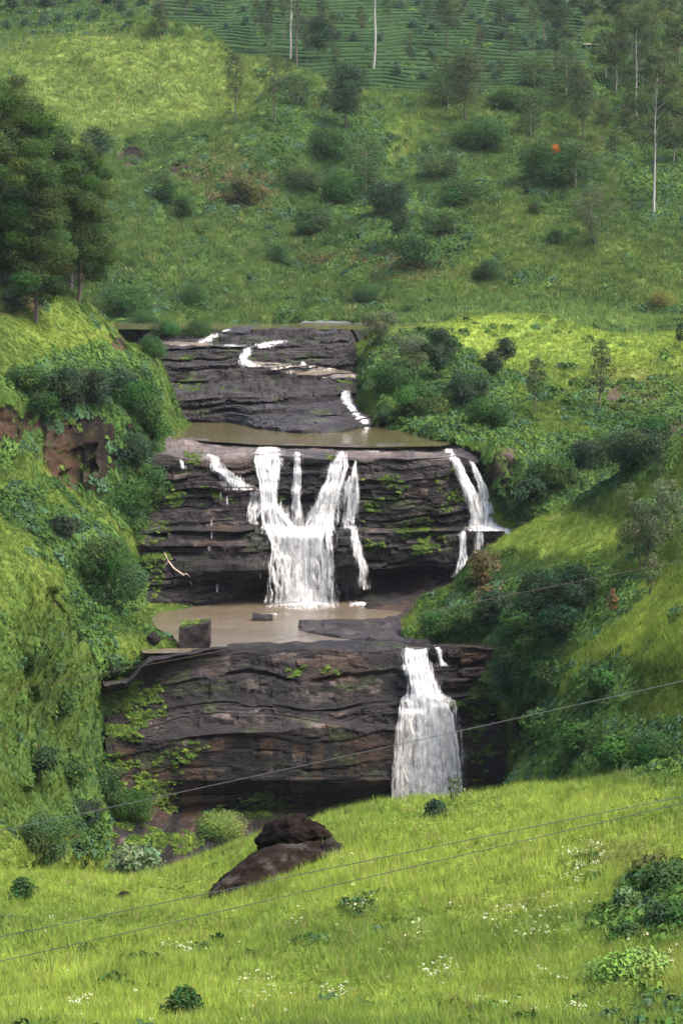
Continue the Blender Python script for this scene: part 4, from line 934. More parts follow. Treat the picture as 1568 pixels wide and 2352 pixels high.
KIND = {  # crown start, clumps, clump radius / width, flatness, leaf size m, leaves per clump, profile, leaf colour, bark colour, trunk radius / height
    'slender': dict(cov=.8, start=.36, n=17, cr=.27, flat=.8, leaf=.75, lpc=60, prof='col', col=(.030, .042, .019), bark=(.055, .045, .038), tr=.012),
    'whitegum': dict(cov=.9, start=.5, n=30, cr=.17, flat=.6, leaf=.8, lpc=70, prof='open', col=(.032, .050, .017), bark=(.20, .19, .175), tr=.0085),
    'gum': dict(start=.40, n=34, cr=.19, flat=.6, leaf=.8, lpc=70, prof='open', col=(.028, .045, .016), bark=(.16, .14, .12), tr=.011),
    'dark': dict(start=.30, n=17, cr=.25, flat=.75, leaf=.8, lpc=80, prof='oval', col=(.017, .030, .016), bark=(.04, .035, .03), tr=.013),
    'pale': dict(cov=.7, start=.25, n=24, cr=.24, flat=.7, leaf=.8, lpc=60, prof='round', col=(.032, .054, .020), bark=(.16, .14, .11), tr=.014),
    'round': dict(start=.10, n=15, cr=.30, flat=.75, leaf=.8, lpc=80, prof='round', col=(.022, .047, .014), bark=(.07, .06, .045), tr=.018),
    'thin': dict(cov=.5, start=.35, n=26, cr=.20, flat=.8, leaf=.55, lpc=26, prof='oval', col=(.046, .060, .030), bark=(.035, .028, .024), tr=.012, stems=3),
    'bush': dict(start=.0, n=14, cr=.34, flat=.8, leaf=.42, lpc=60, prof='dome', col=(.022, .046, .015), bark=(.05, .04, .03), tr=.02),
    'big': dict(cov=1.5, start=.16, n=40, cr=.20, flat=.62, leaf=.62, lpc=120, prof='crown', col=(.020, .036, .011), bark=(.06, .05, .045), tr=.013),
}
def profile(p, t):
    if p == 'col': return 0.55 + 0.45 * math.sin(math.pi * min(1, t * 1.15)) - 0.45 * max(0, t - .7)
    if p == 'open': return 0.45 + 0.55 * math.sin(math.pi * (0.15 + 0.75 * t))
    if p == 'oval': return math.sin(math.pi * (0.12 + 0.80 * t))
    if p == 'round': return math.sqrt(max(0.05, 1 - (1.6 * t - 0.75) ** 2))
    if p == 'dome': return math.sqrt(max(0.02, 1 - t * t * 0.95))
    return math.sqrt(max(0.06, 1 - (1.55 * t - 0.62) ** 2))

def tree_meshes(kind, H, W, seed, col=None, bark=None, start=None, dens=1.0, leafk=1.0, lean=0.0):
    k = KIND[kind]; r = np.random.default_rng(seed); st = k['start'] if start is None else start
    col = np.array(col or k['col']); bark = np.array(bark or k['bark'])
    parts = []; r0 = max(0.05, k['tr'] * H)
    stems = []
    for s in range(k.get('stems', 1)):
        a = r.random() * 6.28; sp = 0 if k.get('stems', 1) == 1 else 0.32 * W
        m = 9; t = np.linspace(0, 1, m)
        bx = lean * H * t ** 1.4 + sp * math.cos(a) * t ** 0.9 + 0.012 * H * np.cumsum(r.normal(size=m)) * 0.35 * (t > 0); by = sp * math.sin(a) * t ** 0.9 + 0.012 * H * np.cumsum(r.normal(size=m)) * 0.35 * (t > 0)
        top = H * (0.93 if s == 0 else 0.75 + 0.15 * r.random())
        P = np.stack([bx - bx[0], by - by[0], t * top - 0.6 * (t == 0)], 1); stems.append(P)
        parts.append(tube(P, r0 * (1.12 - 0.98 * t) * (1 if s == 0 else 0.75)))
    C, D, S, K = [], [], [], []; ntr = sum(len(p[0]) for p in parts)
    for q in range(int(k['n'])):
        t = ((q + r.random()) / k['n']); h = st + (1 - st) * t
        a = q * 2.399 + r.random() * 1.2; rad = 0.5 * W * profile(k['prof'], t) * (0.62 + 0.75 * float(vn(math.cos(a) * 1.3 + seed, math.sin(a) * 1.3, t * 2.5, seed % 97)))
        P = stems[q % len(stems)]; zt = np.clip(h * H, 0, P[-1, 2]); base = np.array([np.interp(zt, P[:, 2], P[:, 0]), np.interp(zt, P[:, 2], P[:, 1]), 0])
        cr = k['cr'] * W * (0.65 + 0.6 * r.random())
        rr = max(0, rad - cr * 0.4) * (0.35 + 0.75 * r.random() ** 0.6)
        c = base + np.array([rr * math.cos(a), rr * math.sin(a), min(h * H, H - cr * k['flat'] * 0.6)])
        zb = np.clip(c[2] - 0.5 * rr - 0.03 * H, 0.02 * H, P[-1, 2] * 0.98)
        b0 = np.array([np.interp(zb, P[:, 2], P[:, 0]), np.interp(zb, P[:, 2], P[:, 1]), zb])
        if rr > 0.3 and kind != 'bush':
            mid = (b0 + c) / 2 + np.array([0, 0, -0.06 * rr])
            parts.append(tube([b0, mid, c], [r0 * 0.33, r0 * 0.22, r0 * 0.07], 4))
        lf = k['leaf'] * leafk; nl = int(min(1000, max(6, dens * k.get('cov', 1.25) * 12.5 * cr * cr * k['flat'] / (lf * lf) * (0.7 + 0.6 * r.random()))))
        d = r.normal(size=(nl, 3)); d /= np.linalg.norm(d, axis=1, keepdims=True)
        lp = c + d * (cr * (0.35 + 0.65 * r.random(nl) ** 0.5))[:, None] * np.array([1, 1, k['flat']])
        if kind == 'bush': lp[:, 2] = np.maximum(lp[:, 2], 0.03)
        C.append(lp); D.append(d * 1.0 + (c - np.array([0, 0, H * (st + 1) / 2])) / (0.5 * W + H * 0.3) * 0.35)
        S.append(k['leaf'] * leafk * (0.6 + 0.8 * r.random(nl))); K.append(np.repeat(col[None, :] * (0.78 + 0.5 * r.random()) * (1 + 0.12 * r.normal(size=3)), nl, 0))
    C, D, S, K = map(np.concatenate, (C, D, S, K))
    V, nr = cards(C, D, S, 0.35, 0.5)
    K = np.clip(K * (1 + 0.22 * r.normal(size=(len(K), 1))), 0.006, 0.6)
    tv, tf = join(parts)
    tc = np.repeat(bark[None, :], len(tv), 0) * (0.8 + 0.4 * vn(tv[:, 0], tv[:, 1], tv[:, 2] * 0.4, 3))[:, None]
    tc[ntr:] = tc[ntr:] * 0.35 if bark[0] > 0.15 else tc[ntr:]
    return make_mesh('trunk', tv, tf, M_BARK, {'col': tc}, True), make_mesh('crown', V, np.arange(len(V)).reshape(-1, 4), M_GUM if kind in ('big', 'gum', 'whitegum') else M_LEAF, {'col': np.repeat(K, 4, 0), 'nrm': nr})

_tn = [100]
def plant(name, cat, px, row, top, width, kind, label, group=None, lofts=None, **kw):
    p = cast(px, min(row, 2350), lofts)
    if p is None: return None
    d = proj(p)[2]; H = max(0.5, (row - top) * d / FOC); W = width * d / FOC
    _tn[0] += 1
    tm, cm = tree_meshes(kind, H, W, _tn[0], **kw)
    root = link(name, None, label=label, cat=cat, group=group, loc=Vector(p) - Vector((0, 0, 0.1)))
    link('trunk' if cat == 'tree' else 'stem', tm, root); link('crown' if cat == 'tree' else 'foliage', cm, root)
    return root

T = [
    # big gums on the west bank
    (24, 645, 182, 130, 'big', 'tallest eucalyptus of the dense west bank grove, its dome standing above the rest'),
    (62, 657, 258, 165, 'big', 'broad eucalyptus just below the tallest dome of the west bank grove'),
    (-8, 665, 320, 150, 'big', 'eucalyptus half cut by the photo edge in the west bank grove'),
    (97, 672, 322, 150, 'big', 'dark stemmed eucalyptus in the middle of the west bank grove'),
    (181, 690, 338, 130, 'big', 'outermost eucalyptus of the west bank grove, branching low over the bare trunk'),
    (84, 742, 372, 150, 'big', 'eucalyptus with the lowest standing straight trunk in front of the west bank grove'),
    (140, 648, 345, 130, 'big', 'rounded eucalyptus filling the middle of the west bank grove'),
    (206, 640, 378, 90, 'big', 'low eucalyptus crown at the valley side of the west bank grove'),
    (40, 648, 400, 120, 'big', 'pale trunked eucalyptus deep inside the west bank grove'),
    (2, 650, 216, 150, 'big', 'leaning eucalyptus beside the tallest dome at the photo edge'),
    (52, 652, 232, 140, 'big', 'leafy eucalyptus squeezed between the two highest domes of the west bank grove'),
    (118, 662, 300, 140, 'big', 'eucalyptus with a wide rounded head over the grove middle'),
    (165, 668, 352, 130, 'big', 'eucalyptus next to the outermost one of the west bank grove'),
    (66, 662, 420, 160, 'big', 'shorter eucalyptus filling the shaded foot of the west bank grove'),
    # far hillside
    (369, 92, 2, 42, 'slender', 'lone slender tree on the crest of the bright meadow spur'),
    (65, 38, -40, 30, 'slender', 'thin trunk rising from the dark plantation above the meadow'),
    (427, 38, -50, 40, 'slender', 'thin dark tree at the upper edge of the tea behind the spur crest'),
    (616, 124, -5, 34, 'slender', 'narrow grey tree where the meadow spur meets the tea field'),
    (651, 96, -40, 30, 'slender', 'dark crooked trunk beside the tall white trunked gum'),
    (667, 136, -160, 90, 'whitegum', 'white trunked gum at the tea edge with a reddish foot'),
    (681, 156, -90, 60, 'slender', 'straight dark trunk close beside the white trunked gum'),
    (730, 140, 42, 66, 'dark', 'dense dark conical tree at the edge of the tea field'),
    (540, 282, 122, 50, 'slender', 'slender dark tree with a high clear trunk on the meadow spur flank'),
    (632, 287, 124, 48, 'slender', 'slender tree with thin crown beside the darker one on the spur flank'),
    (685, 244, 172, 56, 'pale', 'small pale round tree among the weeds below the tea'),
    (857, 160, -190, 120, 'whitegum', 'tallest white trunked gum in front of the tea, trunk bare to the frame top'),
    (794, 300, 150, 92, 'dark', 'wide dark tree standing in the gully under the tea', ),
    (1068, 286, 112, 84, 'slender', 'dark tree with a red brown trunk leaning at the foot of the tea rows'),
    (1030, 252, 138, 76, 'pale', 'pale grey tree behind the dark leaning one at the tea foot'),
    (1026, 112, -30, 60, 'slender', 'thin dark tree growing in the middle of the tea field'),
    (1226, 206, 132, 78, 'pale', 'pale dome shaped tree on the lowest tea rows'),
    (1201, 52, -70, 46, 'slender', 'tall dark tree at the top of the tea path'),
    (1249, 96, -60, 60, 'slender', 'tall dark tree second along the eastern tea margin'),
    (1276, 168, -10, 70, 'dark', 'heavy dark tall tree at the eastern tea margin'),
    (1299, 218, 92, 56, 'pale', 'loose grey green tree where the tea meets the grass ridge'),
    (1321, 252, 150, 44, 'slender', 'dark thin tree beside the grass ridge under the tea'),
    (1219, 314, 218, 60, 'pale', 'pale feathery tree above the orange flowering one'),
    (1339, 322, 178, 54, 'slender', 'twin stemmed dark tree alone on the upper east grass'),
    (1394, 280, 226, 16, 'thin', 'bare thin snag on the grass ridge'),
    (1414, 214, 90, 50, 'gum', 'reddish trunk gum at the edge of the eastern wood'),
    (1390, 190, 70, 56, 'gum', 'dark trunk gum behind the grass ridge'),
    (1461, 268, 8, 120, 'whitegum', 'tall white gum with layered crown in the eastern wood'),
    (1488, 182, 20, 100, 'whitegum', 'white trunked gum behind the layered one in the eastern wood'),
    (1501, 496, 148, 150, 'whitegum', 'tall gum with long bare white trunk standing alone on the east slope'),
    (1366, 566, 424, 76, 'thin', 'open bare branched tree with forked dark stems on the east grass'),
    (1276, 558, 528, 40, 'bush', 'small dark round bush near the forked bare tree'),
    (1229, 492, 458, 26, 'bush', 'smaller of two dark bushes on the mid east grass'),
    (1209, 452, 412, 20, 'dark', 'tiny dark upright conifer on the mid east grass'),
    (1270, 425, 328, 120, 'round', 'spreading dark green tree carrying one orange flower patch'),
    (1320, 432, 322, 90, 'pale', 'grey green umbrella tree touching the orange flowering one'),
    (841, 444, 326, 90, 'pale', 'pale feathery tree with a visible white stem in the gully'),
    (916, 580, 418, 74, 'dark', 'very dark tall tree at the foot of the gully'),
    (1014, 548, 482, 80, 'pale', 'grey green rounded tree beside the very dark gully tree'),
    (1108, 344, 278, 112, 'round', 'broad glossy bush tree below the grass patch'),
    (1178, 252, 204, 96, 'round', 'rounded light leaved tree just below the tea rows'),
    (1010, 410, 352, 80, 'pale', 'low pale spreading tree on the gully edge'),
    (695, 440, 382, 80, 'pale', 'pale bush tree on the west side of the gully'),
    (222, 376, 292, 62, 'dark', 'dark dense tree between the grove and the small rock outcrops'),
    (425, 502, 450, 44, 'bush', 'dark bush below the rock outcrops on the spur'),
    (380, 468, 402, 54, 'round', 'small round tree under the lower rock outcrop'),
    (640, 604, 562, 44, 'bush', 'dark bush alone low on the valley grass'),
    (290, 728, 664, 110, 'round', 'wide leafy bush tree at the river bend under the grove'),
    (34, 728, 664, 46, 'dark', 'small dark tree on bare red soil under the grove'),
    # dome hill and east bank
    (866, 800, 716, 66, 'thin', 'open tree standing at the water edge of the rounded hill', None, dict(dens=2.2)),
    (939, 884, 772, 76, 'thin', 'multi stemmed tree on the lower west flank of the rounded hill', None, dict(dens=2.4)),
    (1004, 880, 752, 72, 'dark', 'dense dark crowned tree with black stem on the rounded hill flank'),
    (1159, 840, 776, 44, 'dark', 'small dark tree high on the rounded hill'),
    (1130, 872, 806, 46, 'dark', 'dark round tree just below the highest small one of the rounded hill'),
    (1226, 950, 822, 42, 'slender', 'thin grey tree with bare lower trunk on the rounded hill face'),
    (1374, 946, 780, 48, 'slender', 'slim tree with dark tufted crown against the bright hilltop grass'),
    (1560, 800, 740, 24, 'dark', 'dark tree cut by the frame at the bright hilltop'),
    (1449, 1090, 990, 120, 'dark', 'big dark spreading tree in the hollow behind the near ridge'),
    (1514, 1098, 992, 30, 'slender', 'slim pale tree beside the big dark hollow tree'),
    (1474, 1312, 1108, 110, 'thin', 'tall forked tree with feathery crowns on the near east slope', None, dict(dens=1.9)),
    (1534, 1240, 1100, 70, 'thin', 'feathery tree behind the tall forked one on the east slope', None, dict(dens=1.9)),
    (1489, 1376, 1270, 40, 'thin', 'small dry tree below the tall forked one'),
    (1240, 1440, 1310, 120, 'dark', 'dense dark tree hanging in the wooded gully of the east bank'),
    (1320, 1420, 1300, 100, 'dark', 'dark shaggy tree beside the dense gully tree'),
    (1205, 1560, 1400, 90, 'round', 'green bushy tree over the wooded gully foot'),
    (1210, 1640, 1500, 60, 'round', 'light green tree growing on the cliff edge beside the plunge'),
    (1405, 1420, 1352, 24, 'slender', 'small orange brown dying tree at the gully top', None, dict(col=(.085, .045, .02))),
    (1180, 1520, 1430, 80, 'bush', 'blue green palm leaved bush in the wooded gully'),
    # west bank bushes
    (245, 1400, 1235, 110, 'round', 'big rounded bush tree below the brown west cliff'),
    (150, 955, 850, 100, 'dark', 'dark bush tree overhanging the brown west cliff'),
    (225, 945, 850, 90, 'dark', 'second dark bush tree over the brown west cliff'),
    (320, 975, 880, 90, 'round', 'round dark tree hanging at the corner of the upper pool'),
    (350, 820, 775, 50, 'bush', 'grey green bush where the west bank meets the upper rock shelf'),
    # near slope
    (505, 1916, 1868, 110, 'round', 'airy light green bush at the foot of the lower cliff', None, dict(col=(.085, .13, .035), dens=.6)),
    (310, 2014, 1944, 92, 'round', 'grey green bush at the near meadow edge', None, dict(col=(.06, .10, .045))),
    (96, 2000, 1872, 140, 'pale', 'willow like grey shrub leaning at the meadow edge', None, dict(lean=.12)),
    (52, 2066, 2014, 48, 'bush', 'small dark bush alone in the near meadow'),
    (1002, 1878, 1838, 52, 'bush', 'dark low bush on the meadow crest before the plunging waterfall', None, dict(col=(.018, .036, .02))),
    (1040, 1850, 1778, 28, 'thin', 'spindly sapling on the meadow crest before the plunging waterfall', None, dict(leafk=.35)),
    (425, 2380, 2296, 90, 'bush', 'dark bush with reddish top cut by the bottom of the photo'),
    (1440, 2100, 2040, 60, 'bush', 'blue green tussock plant beside the bare soil of the near slope', None, dict(col=(.045, .085, .035))),
    (1530, 2060, 1990, 100, 'bush', 'upper dark leafy bush on the near slope corner'),
    (1545, 2140, 2070, 110, 'bush', 'lower dark leafy bush on the near slope corner'),
    (1440, 2170, 2118, 80, 'bush', 'dark low bush under the blue green tussock'),
    (1460, 2260, 2190, 160, 'bush', 'spreading broad leaved bush among white flowers', None, dict(col=(.07, .12, .03))),
    # thickets of the banks
    (64, 905, 842, 70, 'round', 'dark bushy tree at the frame side over the brown west cliff'),
    (112, 962, 902, 60, 'round', 'low bushy tree drooping over the rim of the brown west cliff'),
    (282, 930, 850, 80, 'dark', 'shaggy dark tree between the grove slope and the upper pool corner'),
    (345, 1010, 930, 60, 'round', 'leafy tree leaning out at the west end of the pale lip slab'),
    (305, 1080, 1000, 80, 'dark', 'dark creeper covered tree on the corner of the brown west cliff'),
    (340, 1150, 1070, 80, 'round', 'bushy tree at the west end of the upper cliff beside the ledge weeds'),
    (290, 1180, 1110, 80, 'round', 'green bushy tree under the corner of the brown west cliff'),
    (150, 1235, 1185, 70, 'dark', 'dark thicket tree in the hollow behind the bright west spur'),
    (215, 1330, 1260, 70, 'round', 'bushy tree joined to the west side of the big rounded bush tree'),
    (290, 1370, 1300, 70, 'round', 'bushy tree joined to the pool side of the big rounded bush tree'),
    (90, 1775, 1715, 90, 'dark', 'dark thicket tree low on the west bank under the brown wire'),
    (160, 1800, 1745, 70, 'round', 'green thicket tree low on the west bank beside the dark one'),
    (240, 1830, 1765, 80, 'round', 'bushy tree at the west foot of the lower cliff'),
    (300, 1880, 1820, 90, 'round', 'mossy green bushy tree under the rusty foot of the lower cliff'),
    (190, 1900, 1840, 90, 'dark', 'dark bushy tree behind the willow like grey shrub'),
    (130, 1640, 1580, 80, 'round', 'leafy bushy tree on the west bank above the dark thicket'),
    (230, 1560, 1510, 80, 'dark', 'dark bushy tree in the shade of the grassy bank by the pool outlet'),
    (1340, 1085, 1015, 90, 'dark', 'dark tree west of the big spreading one in the hollow'),
    (1275, 1125, 1055, 90, 'round', 'bushy tree midway along the hollow behind the near ridge'),
    (1222, 1165, 1095, 80, 'dark', 'dark bushy tree at the cliff end of the hollow behind the near ridge'),
    (1400, 1065, 1000, 80, 'round', 'rounded tree touching the big spreading dark one in the hollow'),
    (1500, 1020, 960, 70, 'round', 'bushy tree at the top of the hollow below grey outcrops'),
    (1140, 1445, 1360, 100, 'dark', 'dark bushy tree on the cliff side of the wooded gully'),
    (1080, 1468, 1400, 90, 'round', 'bright green bushy tree over the middle pool outlet'),
    (1010, 1462, 1405, 80, 'round', 'low leafy bush tree at the water side of the middle pool'),
    (1105, 1345, 1265, 50, 'round', 'brownish creeper clad tree at the end of the near ridge', None, dict(col=(.05, .042, .018))),
    (1290, 1480, 1390, 100, 'dark', 'darkest tree in the middle of the wooded gully'),
    (1180, 1600, 1510, 80, 'dark', 'dark tree at the foot of the wooded gully over the cliff rim'),
    (1250, 1590, 1520, 70, 'round', 'leafy tree under the darkest gully tree'),
    (1230, 1700, 1630, 60, 'round', 'yellowish green tree on the cliff rim east of the plunge'),
    (1330, 1725, 1660, 90, 'round', 'bushy tree on the near east slope under the pale cable'),
    (1420, 1750, 1690, 100, 'round', 'broad bushy tree on the near east slope low above the meadow'),
    (1500, 1745, 1690, 90, 'bush', 'blue green bush low on the near east slope'),
    (1390, 1590, 1540, 70, 'round', 'small bushy tree alone high on the near east slope'),
    (905, 905, 830, 80, 'round', 'light green bushy tree near the chute on the rounded hill'),
    (960, 960, 890, 90, 'round', 'bushy tree above the upper pool on the rounded hill'),
    (1070, 935, 860, 80, 'dark', 'dark bushy tree in the middle of the rounded hill face'),
    (1115, 985, 920, 90, 'round', 'bushy tree low on the rounded hill face'),
    (760, 360, 300, 80, 'round', 'bushy tree in the upper gully under the wide dark tree'),
    (790, 470, 400, 90, 'round', 'bushy tree in the middle of the gully beside the pale feathery one'),
    (880, 500, 420, 80, 'dark', 'dark bushy tree uphill of the very dark gully tree'),
    (960, 610, 540, 80, 'round', 'bushy tree right at the gully foot by the very dark tree'),
    (720, 540, 480, 70, 'round', 'bushy tree on the west edge of the lower gully'),
    (560, 470, 410, 70, 'round', 'brownish bushy tree on the spur east of the rock outcrops', None, dict(col=(.04, .040, .016))),
    (1060, 470, 420, 70, 'round', 'bushy tree on the open grass east of the gully'),
    (1120, 640, 600, 60, 'bush', 'grey green bush low on the valley floor grass'),
    (840, 690, 655, 60, 'bush', 'green bush beside the river on the valley floor'),
    (455, 772, 738, 66, 'bush', 'dark bush at the head of the topmost rapid'),
    (385, 768, 742, 60, 'bush', 'low green bush between the river bend and the upper rock shelf'),
    (330, 752, 716, 70, 'bush', 'dark bush on the river bend below the wide leafy one'),
    (450, 700, 655, 60, 'bush', 'green riverside bush at the top of the rapids'),
    (1520, 700, 670, 60, 'bush', 'yellowish bush on the valley floor by the east slope', None, dict(col=(.08, .085, .02))),
]
for q in T:
    px, row, top, wd, kind, lab = q[:6]
    grp = q[6] if len(q) > 6 else None; kw = q[7] if len(q) > 7 else {}
    cat = 'bush' if kind == 'bush' or 'bush' in lab.split()[:5] or ' shrub ' in lab else 'tree'
    if row > 1840: kw = dict(dict(leafk=.42, dens=1.6), **kw)
    elif 640 < row or kind == 'big': kw = dict(dict(leafk=.85 if kind == 'big' else .7, dens=1.6 if kind == 'big' else 1.3), **kw)
    nm = {'big': 'eucalyptus_tree', 'whitegum': 'eucalyptus_tree', 'gum': 'eucalyptus_tree', 'dark': 'dark_tree', 'pale': 'pale_tree', 'slender': 'slender_tree', 'round': 'bushy_tree', 'thin': 'sparse_tree', 'bush': 'bush'}[kind]
    if cat == 'bush': nm = 'bush'
    plant(nm, cat, px, row, top, wd * (1.3 if kind == 'big' else 1.15), kind, lab, grp, **kw)
# the orange flower patch belongs to its tree
ot = next(o for o in COL.objects if o.get('label', '').startswith('spreading dark green tree carrying'))
c = cast(1275, 342); dd = proj(np.array(ot.location))[2]; ctr = pt(1275, 342, ot.location.y - 3.5) - np.array(ot.location)
rr = rng.normal(size=(260, 3)); rr /= np.linalg.norm(rr, axis=1, keepdims=True)
V, nr = cards(ctr + rr * np.array([2.6, 1.6, 2.0]) * rng.random((260, 1)) ** .4, rr, 0.7)
link('blossom', make_mesh('blossom', V, np.arange(len(V)).reshape(-1, 4), M_LEAF, {'col': np.tile([.42, .085, .02], (len(V), 1)), 'nrm': nr}), ot)

# ---- shade trees in the tea, and the crowded wood at the top: one of a kind, then copies
def copies(name, label, group, kind, spots, Hpx, Wpx, **kw):
    protos = []
    for q, s in enumerate(spots):
        px, row = s[:2]; sc = s[2] if len(s) > 2 else 1.0
        p = cast(px, row)
        if p is None: continue
        d = proj(p)[2]
        if len(protos) < 4:
            _tn[0] += 1; H, W = Hpx * 1100 / FOC, Wpx * 1100 / FOC
            protos.append(tree_meshes(kind, H, W, _tn[0], **kw))
        tm, cm = protos[q % len(protos)]
        root = link(name, None, label=label, cat='tree', group=group, loc=Vector(p) - Vector((0, 0, 0.2)))
        root.rotation_euler = (0, 0, q * 2.4); root.scale = (sc,) * 3
        link('trunk', tm, root); link('crown', cm, root)
TEA_SPOTS = [(140, 24), (175, 17), (195, 46), (165, 66), (210, 72), (88, 98), (160, 132), (210, 137), (302, 48), (355, 64), (328, 84), (372, 92, 1.1), (388, 52), (418, 108, 1.1), (457, 116, 1.1), (188, 187), (130, 175), (352, 186), (180, 84), (282, 32), (320, 60), (345, 166), (240, 20), (265, 60, .8), (30, 96), (60, 120, .8)]
TEA_SPOTS = [(784 + a[0],) + a[1:] for a in TEA_SPOTS] + [(482, 38), (460, 32), (560, 32), (565, 58), (777, 95), (775, 48), (520, 70, .8), (740, 24), (610, 40), (700, 60, .9)]
copies('shade_tree', 'small round blue green shade tree planted in the tea rows', 'shade trees in the tea field', 'round', TEA_SPOTS, 27, 24, col=(.036, .070, .040), leafk=.8)
TALL = [(980, 60), (1065, 40, .9), (1100, 130, .8), (1150, 90), (1175, 150, .8), (1225, 120, 1.1), (1255, 60, 1.1), (1290, 120, 1.2), (1310, 170), (1240, 190, .8), (1330, 230, .9), (1150, 200, .7), (940, 150, .8), (890, 60, .9), (760, 110, .9), (740, 70, 1.1), (705, 150, .9), (590, 80, .9), (830, 90, .9), (1350, 260, .8), (1380, 330, .9), (1410, 380, .8), (1440, 330, 1.1), (1000, 190, .7), (1270, 250, .7), (660, 210, .7), (820, 240, .8), (770, 180, .9), (1185, 20, 1.1), (1020, 20), (930, 20), (640, 20), (500, 20, .8)]
copies('slender_tree', 'tall thin grey stemmed tree scattered along the tea and the upper slope', 'tall thin trees of the upper slope', 'slender', TALL, 96, 34)
WOOD = [(1420, 60, 1.1), (1450, 40), (1500, 60, 1.2), (1540, 90, 1.1), (1560, 150, 1.2), (1525, 210, 1.1), (1555, 260, 1.1), (1440, 110, .9), (1400, 60, .9), (1350, 60, .8), (1320, 40, .8), (1480, 120), (1560, 330, 1.1), (1530, 300), (1380, 20), (1300, 20, .8), (1545, 380, 1.), (1420, 150, .8), (1505, 250, 1.0), (1475, 210, .9)]
copies('woodland_tree', 'dark tree crowded in the wood on the upper east slope', 'trees of the wood above the east slope', 'gum', WOOD, 92, 62)
PLANT = [(20, 70, .5), (60, 66, .45), (100, 60, .5), (140, 52, .45), (180, 50, .5), (220, 44, .5), (280, 30, .6), (300, 42, .4), (30, 20, .9), (110, 15, .9), (170, 10, .8), (250, 8, .9), (330, 14, .6)]
copies('plantation_tree', 'low dark tree in the plantation above the bright meadow', 'trees of the plantation above the meadow', 'round', PLANT, 60, 60, col=(.03, .06, .03))
# ------------------------------------------------------------------ tea rows
Vs, Fs, Cs, b = [], [], [], 0
r = -34.0
while r < 224:
    px = np.arange(365, 1340, 2.2)
    rw = r + 11 * (fbm(px / 120, px * 0 + r / 90, px * 0, 2, 201) - .5) * 2 + 0.012 * (px - 900)
    w = 1 + 0.5 * (fbm(px / 5, px * 0 + r, px * 0, 3, 202) - .5)
    path = np.exp(-((px - (1114 - 0.36 * (rw - 20))) / 3.5) ** 2)
    gap = (vn(px / 10, px * 0 + r * 3.1, px * 0, 203) > 0.86)
    _c = [cast(a_, b_, [TEA]) for a_, b_ in zip(px[::8], rw[::8])]; _y = np.array([q_[1] if q_ is not None else 1100.0 for q_ in _c])
    C = pt(px, rw, np.interp(px, px[::8], _y)); hgt = 1.35 * w * (1 - path) * (1 - 0.8 * gap)
    prof = [(-1.05, -0.5), (-0.85, 0.75), (-0.3, 1.0), (0.35, 1.0), (0.8, 0.7), (1.0, -0.5)]
    sec = []
    for (dy, dz) in prof:
        n = fbm(px / 3.0 + dy * 5, px * 0 + r, px * 0, 2, 204) - .5
        sec.append(C + np.stack([0 * px, dy * 1.15 + 0.3 * n, dz * hgt + 0.45 * dy * 1.0 + 0.25 * n], -1))
    sec = np.stack(sec, 0); m, n = sec.shape[:2]
    idx = np.arange(m * n).reshape(m, n) + b; b += m * n
    Vs.append(sec.reshape(-1, 3)); Fs.append(np.stack([idx[:-1, :-1], idx[:-1, 1:], idx[1:, 1:], idx[1:, :-1]], -1).reshape(-1, 4))
    cc = np.array([.014, .031, .011]) * (0.75 + 0.6 * fbm(sec[..., 0] / 6, sec[..., 1] / 6, sec[..., 2] / 2, 3, 205))[..., None]
    Cs.append(cc.reshape(-1, 3))
    r += (7.4 - 0.004 * (100 - r)) * (1.0 + 0.5 * (rng.random() - .5)) * (1.5 if rng.random() < .1 else 1)
M_TEA = attr_mat('tea_bushes', 0.95, 0.03, 0.3, 2.2, 0.45)
link('tea_bushes', make_mesh('tea_bushes', np.concatenate(Vs), np.concatenate(Fs), M_TEA, {'col': np.concatenate(Cs)}, False), kind='stuff', label='clipped rows of dark green tea bushes on the upper hillside', cat='tea bushes')

